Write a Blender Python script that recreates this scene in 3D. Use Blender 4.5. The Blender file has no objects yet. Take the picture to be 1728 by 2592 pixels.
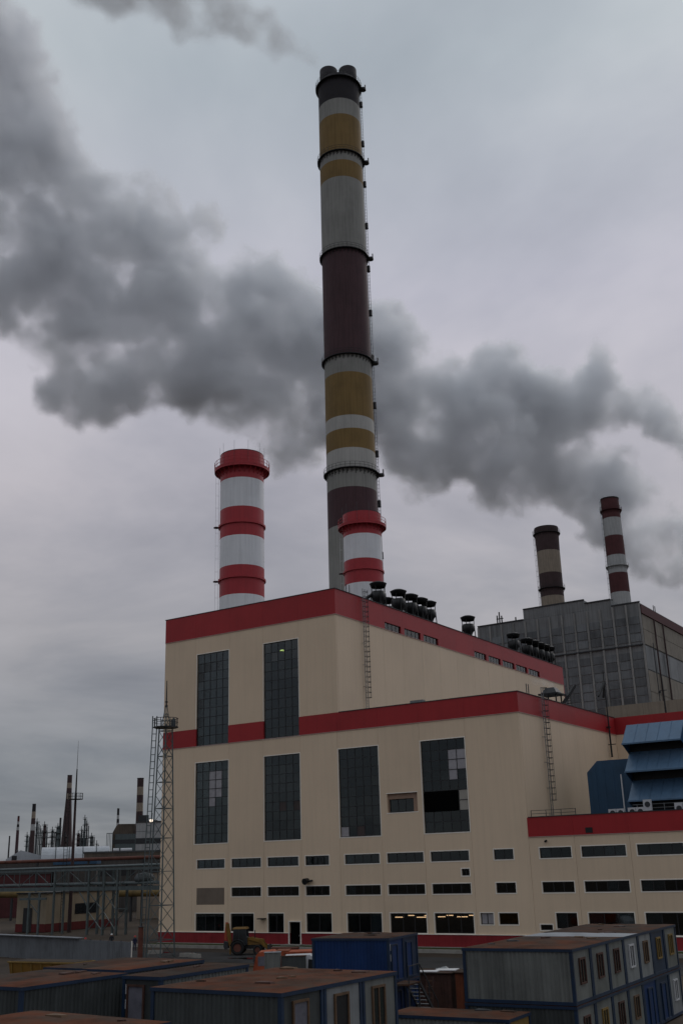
import bpy, bmesh, math, random
from mathutils import Vector, Matrix
random.seed(11)
SC = bpy.context.scene
COL = SC.collection
R = math.radians

# ------------------------------------------------------------------ camera
cd = bpy.data.cameras.new('camera'); cam = bpy.data.objects.new('camera', cd); COL.objects.link(cam)
cd.sensor_fit = 'HORIZONTAL'; cd.sensor_width = 36.0; cd.lens = 55.71
cd.clip_start = 0.5; cd.clip_end = 9000
fw = Vector((-0.5136, 0.7973, 0.3172)).normalized()
rt = Vector((0.8352, 0.5492, -0.0283)); rt = (rt - fw * rt.dot(fw)).normalized()
up = rt.cross(fw)
H = 9.6
cam.matrix_world = Matrix(((rt.x, up.x, -fw.x, 0), (rt.y, up.y, -fw.y, 0), (rt.z, up.z, -fw.z, H), (0, 0, 0, 1)))
SC.camera = cam

# ------------------------------------------------------------------ render / exposure
SC.render.engine = 'CYCLES'
SC.view_settings.view_transform = 'Standard'; SC.view_settings.look = 'None'
SC.view_settings.exposure = 0.14; SC.view_settings.gamma = 1.0
SC.cycles.use_denoising = True
SC.cycles.max_bounces = 10; SC.cycles.diffuse_bounces = 3; SC.cycles.glossy_bounces = 3
SC.cycles.transparent_max_bounces = 16; SC.cycles.volume_bounces = 8
SC.cycles.volume_max_steps = 256

# ------------------------------------------------------------------ sky and sun (overcast)
SUN_AZ, SUN_EL = R(4), R(38)          # azimuth from +Y towards +X
W = bpy.data.worlds.new('World'); SC.world = W; W.use_nodes = True
nt = W.node_tree; nt.nodes.clear()
def N(t, typ, **kw):
    n = t.nodes.new(typ)
    for k, v in kw.items(): setattr(n, k, v)
    return n
def L(t, a, b): t.links.new(a, b)
def ramp(t, pts, fac=None, interp='EASE'):
    n = N(t, 'ShaderNodeValToRGB'); n.color_ramp.interpolation = interp
    e = n.color_ramp.elements
    while len(e) > 1: e.remove(e[-1])
    e[0].position, e[0].color = pts[0][0], (*pts[0][1], 1)
    for p, c in pts[1:]:
        x = e.new(p); x.color = (*c, 1)
    if fac is not None: L(t, fac, n.inputs[0])
    return n
def math_(t, op, a, b=None, c=None, clamp=False):
    n = N(t, 'ShaderNodeMath', operation=op); n.use_clamp = clamp
    for i, v in enumerate((a, b, c)):
        if v is None: continue
        if isinstance(v, (int, float)): n.inputs[i].default_value = v
        else: L(t, v, n.inputs[i])
    return n.outputs[0]
def mixc(t, mode, fac, a, b):
    n = N(t, 'ShaderNodeMix', data_type='RGBA', blend_type=mode)
    for s, v in ((n.inputs[0], fac), (n.inputs[6], a), (n.inputs[7], b)):
        if isinstance(v, (int, float)): s.default_value = v
        elif isinstance(v, tuple): s.default_value = (*v, 1) if len(v) == 3 else v
        else: L(t, v, s)
    return n.outputs[2]

sky = N(nt, 'ShaderNodeTexSky', sky_type='NISHITA'); sky.sun_disc = False
sky.sun_elevation = SUN_EL; sky.sun_rotation = SUN_AZ
tc = N(nt, 'ShaderNodeTexCoord'); sx = N(nt, 'ShaderNodeSeparateXYZ'); L(nt, tc.outputs['Generated'], sx.inputs[0])
zc = math_(nt, 'ADD', math_(nt, 'MAXIMUM', sx.outputs[2], 0.0), 0.13)
cx = N(nt, 'ShaderNodeCombineXYZ')
L(nt, math_(nt, 'DIVIDE', sx.outputs[0], zc), cx.inputs[0]); L(nt, math_(nt, 'DIVIDE', sx.outputs[1], zc), cx.inputs[1])
n1 = N(nt, 'ShaderNodeTexNoise'); n1.inputs['Scale'].default_value = 0.85; n1.inputs['Detail'].default_value = 6; n1.inputs['Roughness'].default_value = .53; n1.inputs['Distortion'].default_value = .35
L(nt, cx.outputs[0], n1.inputs['Vector'])
elev = ramp(nt, [(0.0, (.185, .20, .22)), (.10, (.21, .222, .243)), (.20, (.315, .31, .327)), (.34, (.44, .422, .452)), (.50, (.45, .447, .502)), (.66, (.415, .455, .485)), (.85, (.49, .525, .555)), (1.0, (.55, .585, .61))], sx.outputs[2], 'LINEAR')
cl = ramp(nt, [(.34, (.68, .70, .74)), (.45, (.87, .88, .905)), (.54, (1.05, 1.04, 1.04)), (.65, (1.17, 1.155, 1.15))], n1.outputs['Fac'], 'LINEAR')
cloud = mixc(nt, 'MULTIPLY', 1.0, elev.outputs[0], cl.outputs[0])
sc_ = N(nt, 'ShaderNodeVectorMath', operation='SCALE'); L(nt, cloud, sc_.inputs[0]); sc_.inputs['Scale'].default_value = 10.0
# an overcast sky is brighter on the side where the sun stands behind it
sdn = N(nt, 'ShaderNodeVectorMath', operation='DOT_PRODUCT'); L(nt, tc.outputs['Generated'], sdn.inputs[0]); sdn.inputs[1].default_value = (math.sin(SUN_AZ) * math.cos(SUN_EL), math.cos(SUN_AZ) * math.cos(SUN_EL), math.sin(SUN_EL))
L(nt, math_(nt, 'MULTIPLY_ADD', sdn.outputs['Value'], 2.0, 8.75), sc_.inputs['Scale'])
final = mixc(nt, 'MIX', 0.96, sky.outputs[0], sc_.outputs[0])
bg = N(nt, 'ShaderNodeBackground'); bg.inputs[1].default_value = 0.1; L(nt, final, bg.inputs[0])
wo = N(nt, 'ShaderNodeOutputWorld'); L(nt, bg.outputs[0], wo.inputs[0])

sd = bpy.data.lights.new('sun', 'SUN'); sun = bpy.data.objects.new('sun', sd); COL.objects.link(sun)
sd.energy = 0.5; sd.angle = R(25); sd.color = (1.0, .96, .92)
sdir = Vector((math.sin(SUN_AZ) * math.cos(SUN_EL), math.cos(SUN_AZ) * math.cos(SUN_EL), math.sin(SUN_EL)))
sun.rotation_euler = sdir.to_track_quat('Z', 'Y').to_euler(); sun.location = (0, 0, 300)

# ------------------------------------------------------------------ materials
def mat(name, col, rough=.6, metal=0., var=.12, scale=.6, streak=0., bump=0., bscale=8., spec=.4, col2=None, patch=.5, pscale=.35, rnd=0.):
    """base colour + soft blotches + vertical weather streaks; col2 = a second colour in irregular patches"""
    m = bpy.data.materials.new(name); m.use_nodes = True; t = m.node_tree; t.nodes.clear()
    out = N(t, 'ShaderNodeOutputMaterial'); p = N(t, 'ShaderNodeBsdfPrincipled'); L(t, p.outputs[0], out.inputs[0])
    p.inputs['Roughness'].default_value = rough; p.inputs['Metallic'].default_value = metal; p.inputs['Specular IOR Level'].default_value = spec
    g = N(t, 'ShaderNodeNewGeometry')
    c = (*col, 1)
    cur = None
    if col2 is not None:
        n = N(t, 'ShaderNodeTexNoise'); n.inputs['Scale'].default_value = pscale; n.inputs['Detail'].default_value = 7; n.inputs['Roughness'].default_value = .65
        L(t, g.outputs['Position'], n.inputs['Vector'])
        f = ramp(t, [(patch - .09, (0, 0, 0)), (patch + .09, (1, 1, 1))], n.outputs['Fac'], 'LINEAR')
        cur = mixc(t, 'MIX', f.outputs[0], col, col2)
    if var > 0:
        n = N(t, 'ShaderNodeTexNoise'); n.inputs['Scale'].default_value = scale; n.inputs['Detail'].default_value = 6; n.inputs['Roughness'].default_value = .6
        L(t, g.outputs['Position'], n.inputs['Vector'])
        f = ramp(t, [(.25, (1 - var * 1.6,) * 3), (.5, (1, 1, 1)), (.78, (1 + var,) * 3)], n.outputs['Fac'], 'LINEAR')
        cur = mixc(t, 'MULTIPLY', 1.0, cur if cur is not None else col, f.outputs[0])
    if streak > 0:
        mp = N(t, 'ShaderNodeMapping'); mp.inputs['Scale'].default_value = (2.2, 2.2, .09); L(t, g.outputs['Position'], mp.inputs[0])
        n = N(t, 'ShaderNodeTexNoise'); n.inputs['Scale'].default_value = 1.0; n.inputs['Detail'].default_value = 5; n.inputs['Roughness'].default_value = .6
        L(t, mp.outputs[0], n.inputs['Vector'])
        f = ramp(t, [(.33, (1 - streak,) * 3), (.56, (1, 1, 1))], n.outputs['Fac'], 'LINEAR')
        cur = mixc(t, 'MULTIPLY', 1.0, cur if cur is not None else col, f.outputs[0])
    if rnd > 0:
        oi = N(t, 'ShaderNodeObjectInfo')
        f = ramp(t, [(0, (1 - rnd,) * 3), (1, (1 + rnd,) * 3)], oi.outputs['Random'], 'LINEAR')
        cur = mixc(t, 'MULTIPLY', 1.0, cur if cur is not None else col, f.outputs[0])
    if cur is None: p.inputs['Base Color'].default_value = c
    else: L(t, cur, p.inputs['Base Color'])
    if bump > 0:
        n = N(t, 'ShaderNodeTexNoise'); n.inputs['Scale'].default_value = bscale; n.inputs['Detail'].default_value = 4
        L(t, g.outputs['Position'], n.inputs['Vector'])
        bn = N(t, 'ShaderNodeBump'); bn.inputs['Strength'].default_value = bump; bn.inputs['Distance'].default_value = .05
        L(t, n.outputs['Fac'], bn.inputs['Height']); L(t, bn.outputs[0], p.inputs['Normal'])
    return m
def glass(name, tint=(.42, .47, .49), refl=1.0, rough=.04):
    m = bpy.data.materials.new(name); m.use_nodes = True; t = m.node_tree; t.nodes.clear()
    out = N(t, 'ShaderNodeOutputMaterial'); tr = N(t, 'ShaderNodeBsdfTransparent'); tr.inputs[0].default_value = (*tint, 1)
    gl = N(t, 'ShaderNodeBsdfGlossy'); gl.inputs['Roughness'].default_value = rough; gl.inputs[0].default_value = (.9, .93, .93, 1)
    fr = N(t, 'ShaderNodeFresnel'); fr.inputs[0].default_value = 1.5
    mx = N(t, 'ShaderNodeMixShader'); L(t, math_(t, 'MULTIPLY', fr.outputs[0], refl, clamp=True), mx.inputs[0])
    L(t, tr.outputs[0], mx.inputs[1]); L(t, gl.outputs[0], mx.inputs[2]); L(t, mx.outputs[0], out.inputs[0])
    return m
def emit(name, col, s):
    m = bpy.data.materials.new(name); m.use_nodes = True; t = m.node_tree; t.nodes.clear()
    out = N(t, 'ShaderNodeOutputMaterial'); e = N(t, 'ShaderNodeEmission'); e.inputs[0].default_value = (*col, 1); e.inputs[1].default_value = s
    L(t, e.outputs[0], out.inputs[0]); return m
M = dict(
    cream=mat('cream_panel', (.77, .61, .44), .5, var=.05, scale=.12, streak=.045, spec=.3, rnd=.025),
    cream_side=None,
    trim=mat('pale_trim', (.90, .85, .76), .5, var=.06),
    red=mat('red_panel', (.375, .022, .026), .42, var=.08, scale=.3, streak=.07, spec=.35, rnd=.05),
    plinth=mat('plinth_red', (.27, .026, .032), .6, var=.15, streak=.15, spec=.2, rnd=.06),
    flash=mat('flashing', (.55, .40, .36), .45, var=.1),
    roof=mat('bitumen_roof', (.06, .06, .06), .8),
    frame=mat('dark_window_frame', (.025, .026, .028), .5, var=0),
    glass=glass('window_glass', refl=1.5),
    milky=mat('milky_daylit_glass', (.36, .35, .37), .3, var=.15, scale=1.5),  # pale film, and also daylight painted into panes of the tall windows
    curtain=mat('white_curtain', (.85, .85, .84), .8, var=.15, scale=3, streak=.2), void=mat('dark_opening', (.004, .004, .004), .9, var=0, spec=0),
    pale=mat('pale_sheet', (.36, .34, .30), .5, var=.1),
    brownpane=mat('brown_board_pane', (.06, .045, .042), .6, var=.2),
    inside=mat('interior_dark', (.05, .05, .048), .8, var=.2),
    insidel=mat('interior_plaster', (.16, .15, .13), .8, var=.2, streak=.2),
    steelin=mat('interior_steel', (.22, .23, .24), .5),
    louver=mat('louver_panel', (.26, .21, .165), .6, streak=.1),
    peach=mat('insulation_reveal', (.34, .23, .17), .8, var=.1),
    steel=mat('galvanised_steel', (.20, .21, .22), .5, .3, var=.2, scale=2),
    dsteel=mat('dark_steel', (.035, .038, .042), .55, var=.2, scale=2),
    black=mat('black_metal', (.012, .013, .014), .5, var=.3, scale=2),
    gsteel=mat('grey_green_paint', (.095, .122, .125), .5, var=.2, scale=1.5, streak=.2),
    s_red=mat('stack_red', (.42, .032, .042), .5, var=.10, scale=.2, streak=.13),
    s_white=mat('stack_white', (.80, .82, .85), .5, var=.07, scale=.2, streak=.11),
    c_white=mat('chimney_white', (.45, .445, .42), .8, var=.10, scale=.12, streak=.16),
    c_grey=mat('chimney_grey', (.29, .29, .27), .85, var=.12, scale=.12, streak=.2),
    c_ochre=mat('chimney_ochre', (.225, .145, .05), .8, var=.13, scale=.15, streak=.2),
    c_dark=mat('chimney_maroon', (.072, .034, .040), .75, var=.16, scale=.15, streak=.25),
    c_soot=mat('chimney_soot', (.022, .020, .024), .85, var=.2, scale=.3),
    o_white=mat('old_white', (.42, .43, .43), .7, var=.08, streak=.2),
    o_red=mat('old_red', (.085, .022, .024), .7, var=.15, streak=.2),
    o_brown=mat('old_brown', (.06, .035, .036), .75, var=.15, streak=.2),
    o_cream=mat('old_cream', (.30, .25, .195), .75, var=.1, streak=.2),
    o_conc=mat('old_concrete', (.21, .222, .225), .85, var=.18, scale=.18, streak=.35),
    o_rib=mat('old_concrete_rib', (.29, .295, .285), .85, var=.15, scale=.4, streak=.35),
    o_panel=mat('old_panel', (.14, .155, .163), .4, rnd=.28, var=.35, scale=.16, streak=.3),
    o_side=mat('old_side_panel', (.27, .245, .205), .85, var=.1, streak=.3),
    blue=mat('blue_cladding', (.085, .165, .27), .42, var=.10, scale=.4, streak=.14, spec=.5),
    dblue=mat('dark_blue_cladding', (.032, .09, .17), .5, var=.12, scale=.4, streak=.15),
    k_grey=mat('container_grey', (.165, .175, .165), .5, var=.22, scale=.5, streak=.3, spec=.25, rnd=.06),
    k_shaded=mat('container_shaded_grey', (.060, .068, .068), .5, var=.25, scale=.5, streak=.3, spec=.25, rnd=.06),  # container grey darkened, with shadow and vignetting put into the colour
    k_grey2=mat('container_pale', (.24, .255, .26), .5, var=.2, scale=.5, streak=.28, spec=.3),
    k_blue=mat('container_blue', (.007, .034, .125), .5, var=.18, scale=.5, streak=.18, spec=.3),
    k_post=mat('container_post_blue', (.010, .027, .062), .5, var=.25, scale=1),
    k_roof=mat('container_roof_rust', (.100, .037, .020), .9, var=.32, scale=.8, col2=(.070, .043, .031), patch=.5, pscale=.6, bump=.4, bscale=3, spec=.06, rnd=.1),
    k_roofg=mat('container_roof_grey', (.23, .25, .27), .6, var=.2, scale=.8, spec=.2),
    k_roofb=mat('container_roof_brown', (.072, .037, .025), .9, var=.3, scale=.8, col2=(.05, .039, .032), patch=.5, pscale=.6, bump=.4, bscale=3, spec=.06, rnd=.1),
    wood=mat('raw_wood', (.14, .085, .048), .8, var=.2, scale=3, streak=.3),
    dwood=mat('dark_wood', (.075, .035, .025), .8, var=.25, scale=2, streak=.3),
    ywood=mat('yellow_wood', (.22, .14, .035), .7, var=.15, scale=2),
    wframe=mat('white_frame', (.55, .56, .58), .5, var=.05),
    paper=mat('paper', (.55, .55, .56), .8, var=.05),
    orange=mat('orange_paint', (.36, .075, .028), .5, var=.2, scale=1),
    rorange=mat('rusty_orange', (.20, .055, .022), .75, var=.3, scale=1, streak=.3),
    yellow=mat('machine_yellow', (.20, .105, .016), .5, var=.2, scale=1.5),
    white=mat('vehicle_white', (.58, .60, .63), .35, var=.05, spec=.5),
    tyre=mat('rubber', (.014, .014, .014), .85, var=.2),
    vglass=mat('vehicle_glass', (.018, .022, .026), .08, var=0, spec=.6),
    lglass=mat('hazy_glass', (.15, .15, .18), .25, var=.2, scale=2),
    ghwall=mat('gatehouse_render', (.36, .30, .215), .8, var=.12, scale=.3, streak=.15), ghplinth=mat('gatehouse_plinth', (.14, .022, .022), .8, var=.15, streak=.15),
    ochre=mat('ochre_lagging', (.17, .115, .035), .7, var=.25, scale=.5, streak=.2),
    rust=mat('rusty_pipe', (.13, .045, .030), .75, var=.3, scale=.8),
    brick=mat('brown_wall', (.085, .078, .072), .85, var=.25, scale=.2, streak=.25),
    hangar=mat('pale_roof_sheet', (.44, .47, .50), .4, var=.1, streak=.1),
    rbrown=mat('brown_tank', (.10, .08, .062), .8, var=.3, scale=.15, streak=.3),
    col_grey=mat('column_grey', (.085, .10, .105), .6, var=.25, scale=.2),
    fence=mat('fence_sheet', (.15, .165, .18), .5, var=.18, scale=.5, streak=.2),
    dirt=mat('dirt_ground', (.085, .066, .050), .95, var=.35, scale=.12, col2=(.055, .045, .037), patch=.5, pscale=.06, bump=.4, bscale=1.2, spec=.1),
    road=mat('worn_asphalt', (.05, .05, .05), .9, var=.3, scale=.3, bump=.3, bscale=3, spec=.15),
    grass=mat('grass_ground', (.045, .062, .022), .95, var=.4, scale=.8, bump=.8, bscale=5, spec=.05),
    water=mat('puddle_water', (.02, .019, .017), .04, var=0, spec=.5),
    kerb=mat('kerb_concrete', (.30, .29, .26), .85, var=.2, scale=1.5),
    skin=mat('skin', (.35, .20, .15), .6, var=0), cloth=mat('work_clothes', (.02, .022, .03), .9, var=.2, scale=6),
    cloth2=mat('blue_work_clothes', (.025, .03, .07), .9, var=.2, scale=6), hwhite=mat('white_helmet', (.75, .75, .75), .3, var=0), hred=mat('red_helmet', (.5, .03, .03), .3, var=0),
    tube=emit('fluorescent_tube', (1.0, .52, .26), 4.5), tubey=emit('yellow_lamp', (.85, .95, .25), 3.0), tubew=emit('flood_lamp', (1.0, .85, .7), 1.5),
)

# ------------------------------------------------------------------ object helpers
TL = {}
def parent_to(o, parent, c):
    if parent is not None:
        o.parent = parent; p = TL[parent.name]; o.location = (c[0] - p[0], c[1] - p[1], c[2] - p[2])
    else: o.location = c
    TL[o.name] = tuple(c)
def tag(o, label=None, cat=None, group=None, kind=None):
    for k, v in (('label', label), ('category', cat), ('group', group), ('kind', kind)):
        if v: o[k] = v
    return o
def thing(name, label, cat, loc, rz=0, group=None):
    """an Empty at the thing's base; its parts are given in coordinates local to it"""
    o = bpy.data.objects.new(name, None); COL.objects.link(o); o.empty_display_size = .5
    o.location = loc; o.rotation_euler = (0, 0, rz); TL[o.name] = (0, 0, 0)
    return tag(o, label, cat, group)
def mesh_obj(name, me, m, parent, c, kind=None):
    o = bpy.data.objects.new(name, me); COL.objects.link(o)
    if m is not None and not me.materials: me.materials.append(m)
    parent_to(o, parent, c)
    if kind: o['kind'] = kind
    return o
class MB:
    def __init__(s): s.v = []; s.f = []; s.sm = []
    def add(s, vs, fs, smooth=False):
        b = len(s.v); s.v += [tuple(v) for v in vs]; s.f += [tuple(i + b for i in f) for f in fs]; s.sm += [smooth] * len(fs); return s
    def box(s, x0, x1, y0, y1, z0, z1):
        return s.add([(x0, y0, z0), (x1, y0, z0), (x1, y1, z0), (x0, y1, z0), (x0, y0, z1), (x1, y0, z1), (x1, y1, z1), (x0, y1, z1)],
                     [(0, 3, 2, 1), (4, 5, 6, 7), (0, 1, 5, 4), (1, 2, 6, 5), (2, 3, 7, 6), (3, 0, 4, 7)])
    def hexa(s, b, t):
        return s.add(list(b) + list(t), [(0, 3, 2, 1), (4, 5, 6, 7), (0, 1, 5, 4), (1, 2, 6, 5), (2, 3, 7, 6), (3, 0, 4, 7)])
    def bar(s, p, q, w, h=None):
        p, q = Vector(p), Vector(q); h = h or w; d = (q - p).normalized()
        a = d.cross(Vector((0, 0, 1)))
        if a.length < 1e-3: a = Vector((1, 0, 0))
        a.normalize(); b = a.cross(d)
        a *= w / 2; b *= h / 2
        return s.hexa([p - a - b, p + a - b, p + a + b, p - a + b], [q - a - b, q + a - b, q + a + b, q - a + b])
    def cyl(s, p, q, r0, r1=None, n=16, cap=True, smooth=True):
        p, q = Vector(p), Vector(q); r1 = r0 if r1 is None else r1; d = (q - p).normalized()
        a = d.orthogonal().normalized() if abs(d.z) < .999 else Vector((1, 0, 0)); b = d.cross(a)
        vs = []
        for i in range(n):
            t = 2 * math.pi * i / n; vs.append(p + (a * math.cos(t) + b * math.sin(t)) * r0)
        for i in range(n):
            t = 2 * math.pi * i / n; vs.append(q + (a * math.cos(t) + b * math.sin(t)) * r1)
        s.add(vs, [(i, (i + 1) % n, n + (i + 1) % n, n + i) for i in range(n)], smooth)
        if cap:
            s.add(vs[:n], [tuple(range(n - 1, -1, -1))]); s.add(vs[n:], [tuple(range(n))])
        return s
    def lathe(s, prof, n=32, c=(0, 0, 0), smooth=True, close=False):
        vs = []
        for r, z in prof:
            for i in range(n):
                t = 2 * math.pi * i / n; vs.append((c[0] + r * math.cos(t), c[1] + r * math.sin(t), c[2] + z))
        k = len(prof); fs = []
        for j in range(k if close else k - 1):
            j2 = (j + 1) % k
            for i in range(n): fs.append((j * n + i, j * n + (i + 1) % n, j2 * n + (i + 1) % n, j2 * n + i))
        return s.add(vs, fs, smooth)
    def ring(s, r0, r1, z0, z1, n=32, c=(0, 0, 0)):
        return s.lathe([(r0, z0), (r1, z0), (r1, z1), (r0, z1)], n, c, False, True)
    def prism(s, poly, f0, f1):
        """poly: 2D points; f0/f1 map (a,b)->xyz for the two ends"""
        n = len(poly); vs = [f0(*p) for p in poly] + [f1(*p) for p in poly]
        return s.add(vs, [tuple(range(n - 1, -1, -1)), tuple(range(n, 2 * n))] + [(i, (i + 1) % n, n + (i + 1) % n, n + i) for i in range(n)])
    def build(s, name, m, parent=None, kind=None):
        xs, ys, zs = zip(*s.v)
        c = ((min(xs) + max(xs)) / 2, (min(ys) + max(ys)) / 2, (min(zs) + max(zs)) / 2)
        me = bpy.data.meshes.new(name); me.from_pydata([(x - c[0], y - c[1], z - c[2]) for x, y, z in s.v], [], s.f)
        me.polygons.foreach_set('use_smooth', s.sm)
        bm = bmesh.new(); bm.from_mesh(me); bmesh.ops.recalc_face_normals(bm, faces=bm.faces); bm.to_mesh(me); bm.free()
        me.update()
        return mesh_obj(name, me, m, parent, c, kind)
def BX(name, m, parent, *a, kind=None): return MB().box(*a).build(name, m, parent, kind)
def copy_tree(o, parent=None):
    c = o.copy(); COL.objects.link(c); c.parent = parent; TL[c.name] = TL[o.name]
    for ch in list(o.children): copy_tree(ch, c)
    return c
def struct(o): o['kind'] = 'structure'; return o

# ------------------------------------------------------------------ ground
def sheet(name, m, x0, x1, y0, y1, z, nx=1, ny=1, amp=0):
    b = MB(); vs = []; fs = []
    for j in range(ny + 1):
        for i in range(nx + 1):
            vs.append((x0 + (x1 - x0) * i / nx, y0 + (y1 - y0) * j / ny, z + (random.uniform(-amp, amp) if 0 < i < nx and 0 < j < ny else 0)))
    for j in range(ny):
        for i in range(nx):
            k = j * (nx + 1) + i; fs.append((k, k + 1, k + nx + 2, k + nx + 1))
    b.add(vs, fs, True); return struct(b.build(name, m))
sheet('ground', M['dirt'], -6000, 6000, -3000, 7000, -.05)
sheet('service_road', M['road'], -220, 30, 96.5, 107.5, -.03)
sheet('yard', M['dirt'], -125, 30, 40, 96, -.02, 60, 30, .015)
sheet('lawn', M['grass'], -21.3, 25, 60, 108, .0, 60, 60, .06)
def slab(name, m, *a): return struct(BX(name, m, None, *a))
slab('verge', M['grass'], -106, -15, 112.75, 115.35, -.2, .30)
kerb = MB().box(-112, -15, 112.4, 112.74, -.2, .34).build('kerb', M['kerb']); struct(kerb)
plk = MB().box(-106, -15, 115.15, 115.42, -.2, .38).build('wall_foot_kerb', M['kerb']); struct(plk)

# ------------------------------------------------------------------ main power plant building
YF, XL, XU, XM, XE = 115.5, -106.1, -75.9, -50.7, -14.0
P0 = (XL, YF, 0)
plant = thing('power_plant_building', 'large cream power plant building with red roof bands and tall gridded windows', 'building', P0)
class PM(MB):       # plant coordinates are world coordinates, shifted to the building's corner
    def build(s, name, m, parent=None, kind=None):
        s.v = [(x - P0[0], y - P0[1], z - P0[2]) for x, y, z in s.v]
        return super().build(name, m, parent or plant, kind)
front = lambda a, z, d, y=YF: (a, y + d, z)
side_u = lambda a, z, d: (XU - d, a, z)
side_m = lambda a, z, d: (XM - d, a, z)
def wall_strip(name, fn, a0, a1, z0, z1, holes, m, t=.25, d0=0., gap=.012, parent=None):
    """one wall panel with real openings; fn maps (along, height, depth) to space"""
    a0 += gap; a1 -= gap
    hs = [(max(h[0], a0), min(h[1], a1), max(h[2], z0), min(h[3], z1)) for h in holes if h[0] < a1 - .03 and h[1] > a0 + .03 and h[2] < z1 - .01 and h[3] > z0 + .01]
    A = sorted({a0, a1, *[v for h in hs for v in h[:2]]}); Z = sorted({z0, z1, *[v for h in hs for v in h[2:]]})
    def solid(i, j):
        if i < 0 or j < 0 or i >= len(A) - 1 or j >= len(Z) - 1: return False
        ca, cz = (A[i] + A[i + 1]) / 2, (Z[j] + Z[j + 1]) / 2
        return not any(h[0] < ca < h[1] and h[2] < cz < h[3] for h in hs)
    b = PM()
    for i in range(len(A) - 1):
        for j in range(len(Z) - 1):
            if not solid(i, j): continue
            p, q, r, s = A[i], A[i + 1], Z[j], Z[j + 1]
            for d in (d0, d0 + t): b.add([fn(p, r, d), fn(q, r, d), fn(q, s, d), fn(p, s, d)], [(0, 1, 2, 3)])
            for (di, dj, e) in ((-1, 0, ((p, r), (p, s))), (1, 0, ((q, r), (q, s))), (0, -1, ((p, r), (q, r))), (0, 1, ((p, s), (q, s)))):
                if not solid(i + di, j + dj):
                    (u0, w0), (u1, w1) = e
                    b.add([fn(u0, w0, d0), fn(u1, w1, d0), fn(u1, w1, d0 + t), fn(u0, w0, d0 + t)], [(0, 1, 2, 3)])
    if not b.v: return None
    # weld so that normals can be made consistent
    key = {}; nv = []; idx = []
    for v in b.v:
        k = tuple(round(c, 4) for c in v)
        if k not in key: key[k] = len(nv); nv.append(v)
        idx.append(key[k])
    b.v = nv; b.f = [tuple(idx[i] for i in f) for f in b.f]
    return b.build(name, m, parent)
PANE = {}
def pbox(fn, a0, a1, z0, z1, d0, d1, b=None):
    b = b or PM(); q = [fn(a0, z0, d0), fn(a1, z0, d0), fn(a1, z0, d1), fn(a0, z0, d1)]; w = [fn(a0, z1, d0), fn(a1, z1, d0), fn(a1, z1, d1), fn(a0, z1, d1)]
    return b.hexa(q, w)
def window(fn, a0, a1, z0, z1, cols, rows, kinds=None, single=False, fw_=.085, trim=True, name='window', glassm=None, d=.13, label=None):
    b = PM(); g = .004
    a0i, a1i, z0i, z1i = a0 + g, a1 - g, z0 + g, z1 - g
    B = .07
    for (p, q, r, s) in ((a0i, a0i + B, z0i, z1i), (a1i - B, a1i, z0i, z1i), (a0i + B, a1i - B, z0i, z0i + B), (a0i + B, a1i - B, z1i - B, z1i)):
        pbox(fn, p, q, r, s, d, d + .09, b)
    A0, A1, Z0, Z1 = a0i + B, a1i - B, z0i + B, z1i - B
    cw, rh = (A1 - A0) / cols, (Z1 - Z0) / rows
    for i in range(1, cols): pbox(fn, A0 + i * cw - fw_ / 2, A0 + i * cw + fw_ / 2, Z0, Z1, d + .005, d + .085, b)
    for j in range(1, rows): pbox(fn, A0, A1, Z0 + j * rh - fw_ / 2, Z0 + j * rh + fw_ / 2, d + .01, d + .08, b)
    w = b.build(name, M['frame'])
    if label: w['label'] = label
    if trim:
        tb = PM(); T = .11
        for (p, q, r, s) in ((a0 - T, a0, z0 - T, z1 + T), (a1, a1 + T, z0 - T, z1 + T), (a0, a1, z0 - T, z0), (a0, a1, z1, z1 + T)):
            pbox(fn, p, q, r, s, -.025, .03, tb)
        tb.build('trim', M['trim'], w)
    if single:
        pbox(fn, A0, A1, Z0, Z1, d + .04, d + .05).build('glazing', glassm or M['glass'], w)
        if kinds:
            for (i, mk) in kinds: pbox(fn, A0 + i * cw + .03, A0 + (i + 1) * cw - .03, Z0 + .03, Z1 - .03, d + .10, d + .12).build('curtain', M[mk], w)
        return w
    for i in range(cols):
        for j in range(rows):
            k = kinds.get((i, j), 'glass') if kinds else 'glass'
            if k == 'open': continue
            p, q, r, s = A0 + i * cw, A0 + (i + 1) * cw, Z0 + j * rh, Z0 + (j + 1) * rh
            key = (round(q - p, 3), round(s - r, 3), fn.__code__.co_name + str(fn(0, 0, 1)), k)
            c = [(x + y) / 2 for x, y in zip(fn(p, r, d + .04), fn(q, s, d + .05))]
            c = tuple(v - o for v, o in zip(c, P0))
            if key not in PANE:
                o = pbox(fn, p, q, r, s, d + .04, d + .05).build('pane', M[k], w); PANE[key] = o.data
            else: o = mesh_obj('pane', PANE[key], None, w, c)
            o.rotation_euler = (random.gauss(0, .006), 0, random.gauss(0, .006))
    return w

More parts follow.
